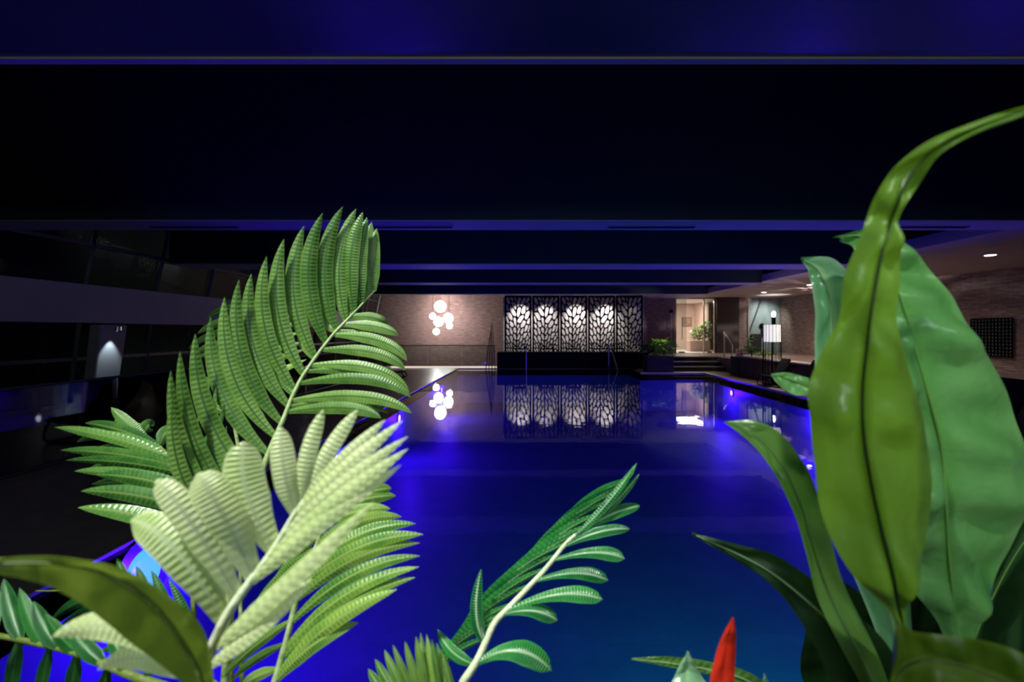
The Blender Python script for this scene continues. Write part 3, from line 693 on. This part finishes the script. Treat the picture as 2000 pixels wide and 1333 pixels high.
# ------------------------------------------------------------------ foreground plants
mA = leaf_mat('palm_leaf_mid', (.065,.17,.022), (.21,.36,.08), .5, .38, .32, mid=(.05,.13,.02), ribs=34)
mC = leaf_mat('palm_leaf_dark', (.03,.12,.02), (.12,.26,.05), .8, .32, .25, mid=(.2,.3,.08), ribs=24)
mB = leaf_mat('palm_leaf_pale', (.42,.55,.18), (.75,.80,.42), 1.0, .38, .35, mid=(.6,.66,.36), ribs=20)
mE = leaf_mat('palm_leaf_fresh', (.08,.24,.03), (.30,.48,.08), .9, .35, .3, mid=(.4,.52,.16), ribs=32)
mF = leaf_mat('palm_leaf_emerald', (.006,.11,.03), (.05,.30,.06), 1.0, .22, .2, mid=(.42,.56,.36), ribs=30)
mH = leaf_mat('palm_leaf_deep', (.008,.07,.015), (.03,.16,.03), .8, .35, .3, mid=(.06,.2,.05), ribs=32)
mO = leaf_mat('broad_leaf_olive', (.10,.16,.012), (.22,.30,.035), 0, .4, .35, mid=(.12,.16,.02))
rachM = noise_mat('palm_stalk_green', (.22,.32,.10), (.40,.46,.24), 60, .5, .4)
rachW = noise_mat('palm_stalk_pale', (.52,.56,.36), (.70,.72,.52), 60, .5, .4)
rachD = noise_mat('palm_stalk_olive', (.08,.12,.02), (.16,.20,.04), 60, .5, .4)

def leaflet(name, base, mid, tip, wid, m, parent, fold=.25, tilt=0.0, n=16, blunt=0.0):
    """one leaflet: quadratic path base-mid-tip, lance outline, V section, turned by tilt about its length"""
    pts = [base*(1-u)**2+mid*2*u*(1-u)+tip*u*u for u in [i/(n-1) for i in range(n)]]
    mb = MB(); uvs = []; broadb = .45 if blunt >= 1 else .25; blunt = blunt % 1
    for i, p in enumerate(pts):
        u = i/(n-1)
        T = (pts[min(i+1, n-1)]-pts[max(i-1, 0)]).normalized()
        N = (Vector((0, 0, H))-p).normalized(); S = T.cross(N).normalized(); N = S.cross(T).normalized()
        S, N = S*math.cos(tilt)+N*math.sin(tilt), N*math.cos(tilt)-S*math.sin(tilt)
        wv = (min(1, broadb+u*(2.6-1.7*blunt))**(.8+.4*blunt))*(max(0.0, 1-max(0, (u-.5)/.5)**(2.1+blunt*2.5)))**(.8-.25*blunt)
        wv = max(wv, .02)*wid/2
        for s in (-1, -.5, 0, .5, 1):
            mb.v.append(tuple(p+S*s*wv-N*(abs(s)*fold*wv))); uvs.append(((s+1)/2, u))
    for i in range(n-1):
        for j in range(4): a = i*5+j; mb.f.append((a, a+1, a+6, a+5))
    return mb.build(name, m, parent, smooth=True, uv=uvs)

def frond(parent, rach, r0, r1, keys, m, rm, w0, name='frond', ext=None, seed=0, tw=.25, jit=3):
    """rach: [(px,py,Y)...] base to tip; keys: per side ([ (t, tx, ty, dY, bx, by) ...], count, width px)
       t along the stalk, tip pixel, depth offset of the tip, bow offset in px of the mid point"""
    rr = random.Random(seed)
    rp = cat_rom([P(*q) for q in rach], 60)
    px = cat_rom(rach, 60)
    full = ([Vector(e) for e in ext] if ext else [])+rp
    rad = [r0]*(len(full)-60)+[r0+(r1-r0)*i/59 for i in range(60)]
    st = MB().tube(full, rad, 8).build(name, rm, parent, smooth=True)
    for ks, cnt, wpx, tilt, *bl in keys:
        for i in range(cnt):
            s = i/max(1, cnt-1)*(len(ks)-1); k = min(int(s), len(ks)-2) if len(ks) > 1 else 0; u = s-k
            a = ks[k]; b = ks[min(k+1, len(ks)-1)]
            t_, tx, ty, dY, bx, by = [a[j]+(b[j]-a[j])*u for j in range(6)]
            if cnt != len(ks): tx += rr.uniform(-jit, jit); ty += rr.uniform(-jit, jit)
            g = t_*59; g0 = min(int(g), 58); base = rp[g0].lerp(rp[g0+1], g-g0); bpx = px[g0].lerp(px[g0+1], g-g0)
            Yb = bpx.z; Yt = Yb+dY+rr.uniform(-.008, .008)
            tip = P(tx, ty, Yt); mid = P((bpx.x+tx)/2+bx*2, (bpx.y+ty)/2+by*2, (Yb+Yt)/2-.012)
            wd = wpx*((Yb+Yt)/2)/F
            leaflet('leaflet', base, mid, tip, wd*rr.uniform(.9, 1.08), m, st, tilt=tilt+rr.uniform(-tw, tw), fold=.28, blunt=bl[0] if bl else 0)
    return st

SOIL = .80
box = thing('planter_box', 'long dark planter box below the foreground plants', 'planter', (0, .7, 0))
MB().box((-1.1, .22, 0), (1.1, 1.05, .74)).build('body', M['planter'], box, bevel=.01)
for a, b in (((-1.1, .22, .74), (1.1, .26, .84)), ((-1.1, 1.01, .74), (1.1, 1.05, .84)), ((-1.1, .26, .74), (-1.06, 1.01, .84)), ((1.06, .26, .74), (1.1, 1.01, .84))):
    MB().box(a, b).build('rim', M['planter'], box)
MB().box((-1.06, .26, .74), (1.06, 1.01, SOIL)).build('soil', M['soil'], box)

# ---- left palm
pA = thing('palm_plant', 'large feathery palm with many green fronds filling the left foreground', 'plant', (-.36, .62, SOIL))
rt = Vector((-.36, .62, SOIL))
# main upright frond
A = [(455,1080,.66), (480,1000,.69), (528,879,.73), (553,821,.75), (587,743,.78), (645,661,.81), (690,613,.83), (731,569,.85)]
frond(pA, A, .0055, .0016, [
    ([(.02,338,775,-.02,-38,20), (.08,333,712,-.02,-34,14), (.16,360,672,-.02,-34,12), (.25,404,632,0,-34,14), (.33,435,587,0,-34,16), (.42,470,545,0,-36,12), (.50,500,530,0,-32,8), (.56,532,478,0,-32,6),
      (.63,585,447,0,-32,2), (.69,627,419,0,-32,0), (.76,677,401,0,-30,-4), (.83,704,410,.01,-20,-4), (.89,713,422,.01,-12,-6), (.945,723,431,.01,-6,-4), (.995,734,446,.01,-6,2)], 18, 30, .15),
    ([(.10,420,760,.03,-26,16), (.46,520,590,.03,-30,16), (.64,620,560,.03,-26,12), (.80,660,580,.03,-14,8), (.92,700,510,.03,-8,6)], 7, 21, .1),
    ([(.46,745,818,.0,24,-14), (.50,805,808,-.01,26,-20), (.56,803,777,-.01,26,-22), (.62,800,768,0,28,-20), (.67,792,724,0,24,-14), (.73,795,706,0,24,-12), (.79,778,657,.01,16,-6), (.84,755,640,.02,16,-6)], 8, 23, .1),
    ([(.48,760,808,.03,20,-14), (.60,780,770,.03,22,-18), (.75,770,700,.03,16,-10)], 3, 18, .1)],
    mA, rachM, 0, ext=[rt, P(440,1333,.64)], seed=1, tw=.15, jit=2)
# left dark frond
C = [(440,1120,.70), (405,1010,.74), (375,940,.78), (330,890,.82), (280,850,.85), (225,822,.88)]
frond(pA, C, .005, .0015, [
    ([(.10,152,992,-.02,0,-16), (.20,158,960,-.02,0,-14), (.30,186,928,-.01,-4,-12)], 3, 31, .1),
    ([(.36,145,921,0,-10,-10), (.44,128,900,0,0,-10), (.50,118,880,0,0,-8), (.58,107,835,0,-4,-10), (.66,150,850,.01,-4,-8), (.70,166,827,0,-4,-8), (.78,217,796,0,-4,0), (.86,262,828,.01,0,-2)], 8, 22, .3),
    ([(.3,430,905,.02,0,-14), (.45,395,862,.02,6,-16), (.6,360,850,.02,0,-14), (.8,300,830,.02,0,-10)], 6, 24, .1),
    ([(.3,180,945,.03,-4,-14), (.8,150,862,.02,-4,-10)], 4, 24, .1)],
    mC, rachD, 0, ext=[rt, P(450,1333,.66)], seed=2)
# small back frond seen edge on
D = [(372,1010,.86), (378,930,.87), (382,860,.88), (392,790,.89)]
frond(pA, D, .004, .0012, [
    ([(.1,330,850,0,-8,10), (.4,333,790,0,-8,10), (.7,332,760,.0,-6,6)], 5, 16, .5),
    ([(.1,445,860,0,8,10), (.4,440,820,0,8,8), (.8,430,770,0,6,8), (1,405,740,0,2,2)], 5, 15, .6)],
    mC, rachD, 0, ext=[rt, P(380,1250,.80)], seed=3)
# back frond peeping left of the main one
G2 = [(470,900,.98), (450,760,1.0), (470,650,1.02), (480,560,1.04)]
frond(pA, G2, .004, .0012, [
    ([(.2,380,790,0,-4,-6), (.5,383,700,0,-4,-6), (.7,370,680,0,-4,-6), (.85,405,625,0,-4,-4)], 7, 15, .3),
    ([(.3,600,700,0,6,-6), (.8,575,600,0,4,-4)], 7, 14, .3)],
    mE, rachM, 0, ext=[rt, P(470,1200,.9)], seed=4)
# lower right fresh frond
E = [(537,1333,.60), (560,1250,.62), (578,1178,.64), (603,1112,.66), (626,1045,.68), (655,1000,.70), (690,965,.72)]
frond(pA, E, .0045, .0015, [
    ([(.0,700,1215,-.01,-6,-16), (.02,780,1149,-.01,-8,-22), (.10,815,1127,-.01,-6,-28), (.13,819,1105,-.01,-8,-32), (.30,819,1079,0,-2,-28), (.38,825,1052,0,-6,-26), (.46,823,1031,0,-6,-26), (.58,790,1015,.01,0,-20), (.72,763,1001,.01,4,-12), (.85,775,972,.01,2,-8), (.95,765,953,.01,2,-4)], 12, 27, .1),
    ([(.05,470,1345,.0,-10,-4), (.25,440,1320,0,-12,0), (.40,455,1260,0,-14,0), (.6,490,1200,0,-12,0), (.8,560,1120,0,-8,4)], 9, 19, .2)],
    mE, rachM, 0, ext=[rt, P(525,1420,.60)], seed=5)
# nearest pale frond
B = [(385,1333,.40), (412,1270,.405), (446,1199,.41), (495,1128,.42), (537,1070,.43), (587,987,.44), (640,930,.45)]
frond(pA, B, .0052, .0018, [
    ([(.30,255,1016,-.01,-8,-44)], 1, 62, .1, 1.6), ([(.40,304,938,-.01,-12,-34)], 1, 58, .1, 1.6), ([(.50,385,925,-.01,-10,-30)], 1, 68, .2, 1.6), ([(.66,478,862,0,-26,-6)], 1, 76, .1, 1.7), ([(.80,549,834,0,-8,0)], 1, 46, .1, 1.4),
    ([(.84,632,800,.01,-12,4)], 1, 34, .2, .3), ([(.88,699,800,.01,-12,2)], 1, 32, .2, .3),
    ([(.46,784,908,0,-8,-2), (.58,797,877,0,-10,-2), (.70,797,853,0,-10,-2), (.78,786,822,0,-8,0), (.84,753,820,0,-8,2)], 5, 31, .2, 0),
    ([(.16,731,980,-.01,-4,8)], 1, 36, .3), ([(.06,610,1130,0,4,6)], 1, 30, .3),
    ([(.06,100,1246,-.02,0,-52)], 1, 54, .2), ([(.01,190,1310,0,-6,-34)], 1, 44, .2)],
    mB, rachW, 0, ext=[Vector((-.33,.45,SOIL)), P(350,1450,.40)], seed=6, tw=.1)
# broad olive leaf, nearest at the left edge
def broad(parent, st, m, name='leaf', n=44, wav=.004, fold=.15, midm=None, midr=.0016, nw=3, ph=0, cup=0, thick=.0007, ridge=0):
    """st: list of (mx,my, lx,ly, rx,ry, Y, dl, dr): midrib, left edge, right edge in pixels, depth of the midrib, extra depth of the edges"""
    Mi = cat_rom([P(s[0], s[1], s[6]) for s in st], n); Le = cat_rom([P(s[2], s[3], s[6]+s[7]) for s in st], n); Ri = cat_rom([P(s[4], s[5], s[6]+s[8]) for s in st], n)
    mb = MB(); uvs = []; K = 6
    dv = (Ri[n//2]-Le[n//2]).cross(Mi[n-1]-Mi[0]).normalized()          # the blade's own normal
    if dv.y < 0: dv = -dv
    for i in range(n):
        v = i/(n-1)
        for j in range(-K, K+1):
            s = abs(j)/K; E_ = Le[i] if j < 0 else Ri[i]
            p = Mi[i].lerp(E_, s)
            arch = math.sin(math.pi*s*.85)
            wv = (E_-Mi[i]).length
            p = p+dv*(-arch*cup*wv + wav*(math.sin(math.pi*s)*.9+.14*s)*(math.sin(v*nw*2*math.pi+ph+(1.3 if j < 0 else 0)+s*1.5) + .5*math.sin(v*nw*5.3*math.pi+ph*2)))
            if ridge: p = p+dv*ridge*wv*.06*math.sin(v*70+s*9)
            mb.v.append(tuple(p)); uvs.append(((j+K)/(2*K), v))
    W_ = 2*K+1
    for i in range(n-1):
        for j in range(W_-1): a = i*W_+j; mb.f.append((a, a+1, a+1+W_, a+W_))
    o = mb.build(name, m, parent, smooth=True, uv=uvs)
    if midm: MB().tube([q+Vector((0, -.0012, 0)) for q in Mi[1:-1]], [midr*(1-.7*i/(n-3)) for i in range(n-2)], 6).build('midrib', midm, o, smooth=True)
    return o
broad(pA, [(420,1400, 415,1405, 425,1395,.36,0,0), (372,1278, 350,1330, 400,1235,.36,0,0), (300,1180, 262,1262, 322,1160,.35,0,0), (200,1118, 180,1195, 232,1108,.34,0,0), (100,1100, 92,1145, 110,1088,.32,0,0), (0,1100, 0,1122, 0,1090,.31,0,0), (-60,1105, -60,1112, -60,1100,.30,0,0)], mO, wav=.002, midm=rachD)
# low deep green frond at the bottom left
Hh = [(330,1345,.50), (250,1318,.52), (150,1277,.55), (60,1255,.58), (-60,1232,.62)]
frond(pA, Hh, .0045, .003, [
    ([(.15,330,1180,.04,10,-8), (.30,160,1228,.03,0,6), (.45,93,1207,.04,-4,6), (.60,62,1172,.04,-4,8), (.75,18,1133,.04,-2,8), (.9,-20,1120,.04,0,0)], 8, 26, .2),
    ([(.2,260,1400,.02,-4,8), (.8,20,1370,.02,-4,8)], 5, 24, .2)],
    mH, rachD, 0, ext=[rt, P(420,1420,.52)], seed=8)
# long leaflets crossing bottom left
H2 = [(520,1400,.66), (400,1320,.68), (280,1220,.70), (190,1160,.74), (70,1155,.78)]
frond(pA, H2, .003, .0012, [
    ([(.3,190,1275,.02,6,-24), (.5,140,1240,.02,6,-18), (.7,100,1210,.02,0,-14)], 5, 22, .2),
    ([(.25,330,1130,.02,6,-6), (.6,230,1090,.02,6,-6)], 4, 18, .2)],
    mH, rachD, 0, ext=[rt, P(600,1450,.64)], seed=9)

# ---- centre palm
rc = Vector((-.10, .66, SOIL))
pC = thing('palm_plant', 'slender emerald palm frond rising before the open water at the bottom middle', 'plant', rc)
Fm = [(905,1333,.60), (934,1288,.61), (965,1220,.63), (996,1186,.64), (1064,1114,.67), (1108,1060,.69), (1152,1023,.71), (1203,965,.74), (1236,925,.76)]
frond(pC, Fm, .0055, .0014, [
    ([(.10,1077,1311,-.01,6,-34)], 1, 44, .15, .8), ([(.32,1089,1213,-.01,6,-14)], 1, 30, .15, .9), ([(.35,1177,1172,-.01,10,-22)], 1, 32, .15, .9), ([(.46,1188,1135,-.01,10,-16)], 1, 29, .15, .9), ([(.54,1220,1092,-.01,10,-14)], 1, 26, .15, .9), ([(.60,1230,1034,0,4,-12)], 1, 20, .15, .6), ([(.70,1250,989,0,6,-10)], 1, 22, .15, .6),
    ([(.66,1238,912,.01,4,6), (.74,1244,905,0,2,4), (.72,1249,926,0,2,6)], 3, 15, .25, .2),
    ([(.20,790,1420,.0,-28,-20), (.3,812,1400,0,-26,-24), (.42,835,1370,0,-26,-24), (.52,858,1330,0,-24,-24), (.62,884,1280,0,-24,-22), (.72,924,1225,0,-20,-20), (.82,974,1168,0,-17,-16), (.90,1026,1105,0,-12,-12), (.96,1095,1030,0,-8,-8)], 15, 19, .55),
    ([(.10,855,1230,.02,-8,10), (.18,940,1112,.02,-14,14)], 2, 24, .3)],
    mF, rachW, 0, ext=[rc, P(880,1420,.60)], seed=11, tw=.12)
Gm = [(900,1345,.55), (860,1310,.56), (830,1290,.565), (790,1330,.57), (750,1380,.58)]
frond(pC, [(900,1440,.53), (870,1410,.54), (830,1390,.55), (770,1375,.56)], .003, .0012, [
    ([(.1,862,1268,0,6,4), (.25,850,1253,0,2,2), (.40,832,1243,0,-2,0), (.50,820,1236,0,-4,0), (.60,800,1252,0,-4,0), (.7,766,1260,0,-5,0), (.85,742,1277,0,-4,0), (1,720,1308,0,-4,0)], 11, 17, .2)],
    mE, rachM, 0, ext=[rc, P(905,1450,.53)], seed=12)

# ---- right broad leaved plant
rr_ = Vector((.42, .55, SOIL))
pR = thing('broad_leaf_plant', 'bird\'s nest style plant with huge wavy leaves at the right edge', 'plant', rr_)
L1m = leaf_mat('broad_leaf_lime', (.07,.17,.012), (.22,.38,.06), 0, .32, .30, tcol=(.24,.46,.02), mid=(.04,.09,.01), nscale=9, bumpd=.014)
L2m = leaf_mat('broad_leaf_green', (.08,.30,.06), (.24,.50,.17), 0, .28, .25, mid=(.14,.38,.09), nscale=10, bumpd=.012)
L3m = leaf_mat('broad_leaf_mint', (.14,.36,.16), (.42,.62,.42), 0, .22, .2, mid=(.3,.5,.25), nscale=10, bumpd=.006)
L5m = leaf_mat('broad_leaf_spring', (.12,.34,.04), (.28,.52,.12), 0, .28, .3, mid=(.2,.42,.08), nscale=10, bumpd=.006)
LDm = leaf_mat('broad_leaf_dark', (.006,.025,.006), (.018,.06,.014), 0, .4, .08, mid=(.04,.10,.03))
LYm = leaf_mat('broad_leaf_yellowish', (.13,.22,.012), (.30,.40,.03), 0, .4, .35, mid=(.24,.34,.05))
midD = mat('midrib_dark', (.012,.035,.006), .5); midL = mat('midrib_light', (.18,.36,.08), .4); midP = mat('midrib_pale', (.30,.45,.24), .4)
Y1 = .42
broad(pR, [(1800,1420, 1780,1420, 1820,1420,.46,0,0), (1765,1260, 1757,1262, 1775,1258,.45,0,0), (1755,1200, 1742,1203, 1766,1197,.44,0,0), (1738,1110, 1655,1110, 1790,1120,Y1,.015,.01), (1716,1020, 1603,1000, 1812,1020,Y1,.02,.012), (1697,930, 1588,900, 1816,925,Y1-.005,.02,.015),
           (1684,840, 1578,810, 1802,845,Y1-.01,.02,.015), (1683,760, 1577,760, 1785,770,Y1-.01,.02,.015), (1690,690, 1603,690, 1763,690,Y1-.015,.02,.012), (1698,620, 1638,622, 1752,620,Y1-.02,.015,.01), (1710,550, 1642,552, 1755,552,Y1-.02,.012,.01), (1722,490, 1668,486, 1756,494,Y1-.02,.01,.008), (1735,440, 1692,430, 1752,448,Y1-.02,.008,.006),
           (1752,395, 1712,378, 1764,408,Y1-.03,.006,.006), (1780,340, 1748,325, 1800,356,Y1-.035,.004,.004), (1826,290, 1806,278, 1832,304,Y1-.04,.002,.002), (1900,252, 1894,242, 1906,262,Y1-.05,0,0), (1985,222, 1982,212, 1988,232,Y1-.06,0,0), (2060,200, 2060,197, 2060,203,Y1-.07,0,0)],
      L1m, n=90, wav=.010, midm=midD, midr=.0019, nw=4, cup=.10)
broad(pR, [(1870,1420, 1860,1420, 1885,1420,.58,0,0), (1865,1240, 1840,1240, 1900,1245,.56,0,0), (1858,1150, 1780,1150, 1930,1150,.54,.01,.01), (1850,1060, 1745,1060, 1965,1062,.53,.01,.02), (1846,980, 1735,980, 1993,990,.52,.01,.02), (1840,900, 1730,900, 1994,905,.52,.01,.025),
           (1825,820, 1722,820, 1975,825,.51,.01,.025), (1800,730, 1712,735, 1938,735,.51,.01,.025), (1778,650, 1700,660, 1890,655,.51,.01,.02), (1757,580, 1690,590, 1853,580,.51,.01,.018), (1735,520, 1680,535, 1800,513,.52,.01,.01), (1712,485, 1672,500, 1755,470,.53,.005,.005), (1680,462, 1660,476, 1700,448,.54,0,0), (1636,463, 1636,466, 1637,461,.55,0,0)],
      L2m, n=80, wav=.013, midm=midL, midr=.0018, nw=4, ph=1, cup=.16)
broad(pR, [(1790,1420, 1780,1420, 1800,1420,.62,0,0), (1735,1200, 1700,1210, 1775,1195,.62,0,0), (1690,1000, 1620,1010, 1770,1000,.62,0,0), (1655,850, 1598,860, 1740,850,.61,0,.01), (1640,750, 1590,755, 1720,750,.60,0,.01), (1630,670, 1589,672, 1700,670,.60,0,.01), (1622,600, 1588,605, 1680,600,.60,0,.01), (1608,550, 1584,558, 1662,548,.60,0,.02), (1592,523, 1578,530, 1622,506,.60,0,.03), (1564,505, 1563,507, 1566,503,.60,0,0)],
      L3m, n=60, wav=.006, midm=midP, nw=3, ph=2, cup=.2)
broad(pR, [(1760,900, 1755,910, 1765,890,.64,0,0), (1680,810, 1670,830, 1690,790,.63,0,0), (1600,764, 1590,778, 1610,750,.62,0,0), (1560,748, 1552,772, 1566,735,.62,0,0), (1530,738, 1524,756, 1536,728,.62,0,0), (1507,732, 1506,734, 1508,730,.62,0,0)], L2m, wav=.003, midm=midL, cup=.1)
broad(pR, [(1745,1420, 1730,1425, 1760,1415,.52,0,0), (1690,1300, 1665,1310, 1715,1285,.52,0,0), (1620,1165, 1600,1180, 1650,1150,.52,0,0), (1586,1070, 1573,1080, 1620,1050,.52,0,.01), (1562,985, 1548,1000, 1592,960,.53,0,.01), (1533,920, 1515,930, 1566,902,.54,0,.01), (1495,868, 1478,880, 1520,845,.55,0,.01), (1455,838, 1445,848, 1468,822,.56,0,.01), (1416,824, 1415,826, 1418,823,.57,0,0)], L5m, n=50, wav=.004, midm=midP, midr=.0012, nw=3, cup=.15)
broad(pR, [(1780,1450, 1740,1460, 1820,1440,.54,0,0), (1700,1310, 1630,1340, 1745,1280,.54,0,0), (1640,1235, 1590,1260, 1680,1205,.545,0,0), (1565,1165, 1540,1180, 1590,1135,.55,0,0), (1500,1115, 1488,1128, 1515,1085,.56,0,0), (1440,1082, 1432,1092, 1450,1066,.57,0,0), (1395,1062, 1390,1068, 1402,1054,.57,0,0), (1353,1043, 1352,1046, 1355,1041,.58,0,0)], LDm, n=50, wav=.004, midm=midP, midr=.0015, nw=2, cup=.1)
broad(pR, [(1700,1480, 1650,1480, 1740,1470,.38,0,0), (1745,1330, 1700,1420, 1745,1235,.38,0,0), (1800,1290, 1790,1400, 1790,1234,.37,0,0), (1880,1300, 1850,1430, 1880,1244,.36,0,0), (1960,1330, 1930,1450, 1965,1262,.35,0,0), (2060,1370, 2040,1460, 2070,1310,.34,0,0)], LYm, n=40, wav=.003, midm=rachD, cup=.12)
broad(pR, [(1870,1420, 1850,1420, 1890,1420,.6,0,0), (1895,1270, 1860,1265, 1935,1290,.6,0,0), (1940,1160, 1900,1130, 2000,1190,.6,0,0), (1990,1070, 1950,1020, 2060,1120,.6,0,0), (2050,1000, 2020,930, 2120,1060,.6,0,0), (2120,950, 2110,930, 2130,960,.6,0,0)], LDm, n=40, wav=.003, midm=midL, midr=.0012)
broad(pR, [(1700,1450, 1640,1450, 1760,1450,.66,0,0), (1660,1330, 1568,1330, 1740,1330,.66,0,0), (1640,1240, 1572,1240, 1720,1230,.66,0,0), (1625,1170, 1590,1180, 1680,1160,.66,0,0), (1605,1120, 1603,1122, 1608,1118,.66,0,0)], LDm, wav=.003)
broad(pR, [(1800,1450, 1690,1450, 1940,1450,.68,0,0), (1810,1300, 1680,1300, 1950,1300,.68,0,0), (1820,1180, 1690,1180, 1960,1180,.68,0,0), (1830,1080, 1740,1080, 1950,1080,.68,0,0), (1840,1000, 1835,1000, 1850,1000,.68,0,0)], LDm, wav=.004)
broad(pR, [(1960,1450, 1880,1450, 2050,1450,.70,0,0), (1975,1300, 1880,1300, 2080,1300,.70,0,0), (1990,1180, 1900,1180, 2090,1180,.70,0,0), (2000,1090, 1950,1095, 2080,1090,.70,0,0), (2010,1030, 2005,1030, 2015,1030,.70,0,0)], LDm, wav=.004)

# ---- small red flowering plant
rb = Vector((.21, .60, SOIL))
pB = thing('flowering_plant', 'small green plant with one upright red bract at the bottom edge', 'plant', rb)
MB().tube([rb, P(1395,1500,.52), P(1402,1400,.5), P(1406,1335,.5)], [.006,.005,.004,.003], 8).build('stem', rachM, pB, smooth=True)
broad(pB, [(1404,1420, 1398,1420, 1410,1420,.50,0,0), (1408,1345, 1385,1345, 1431,1345,.50,0,0), (1414,1290, 1394,1290, 1435,1288,.50,.004,.004), (1421,1245, 1408,1246, 1437,1242,.50,.004,.004), (1431,1207, 1429,1208, 1433,1206,.50,0,0)], M['red'], name='bract', n=24, wav=.001, cup=.2)
broad(pB, [(1410,1450, 1395,1460, 1420,1450,.54,0,0), (1350,1350, 1300,1380, 1395,1360,.54,0,0), (1342,1310, 1318,1318, 1368,1318,.55,0,0), (1343,1272, 1342,1273, 1344,1272,.55,0,0)], L3m, name='leaf', wav=.001, cup=.2)
broad(pB, [(1560,1400, 1550,1405, 1560,1390,.60,0,0), (1460,1330, 1450,1340, 1470,1318,.60,0,0), (1380,1307, 1372,1316, 1385,1293,.61,0,0), (1300,1294, 1295,1302, 1305,1283,.62,0,0), (1234,1287, 1233,1289, 1235,1286,.63,0,0)], mC, name='leaf', wav=.001, midm=midP, midr=.0008)
broad(pB, [(1500,1420, 1492,1420, 1508,1420,.6,0,0), (1498,1350, 1490,1352, 1506,1350,.6,0,0), (1492,1316, 1491,1317, 1493,1316,.6,0,0)], L3m, name='leaf', wav=.001)
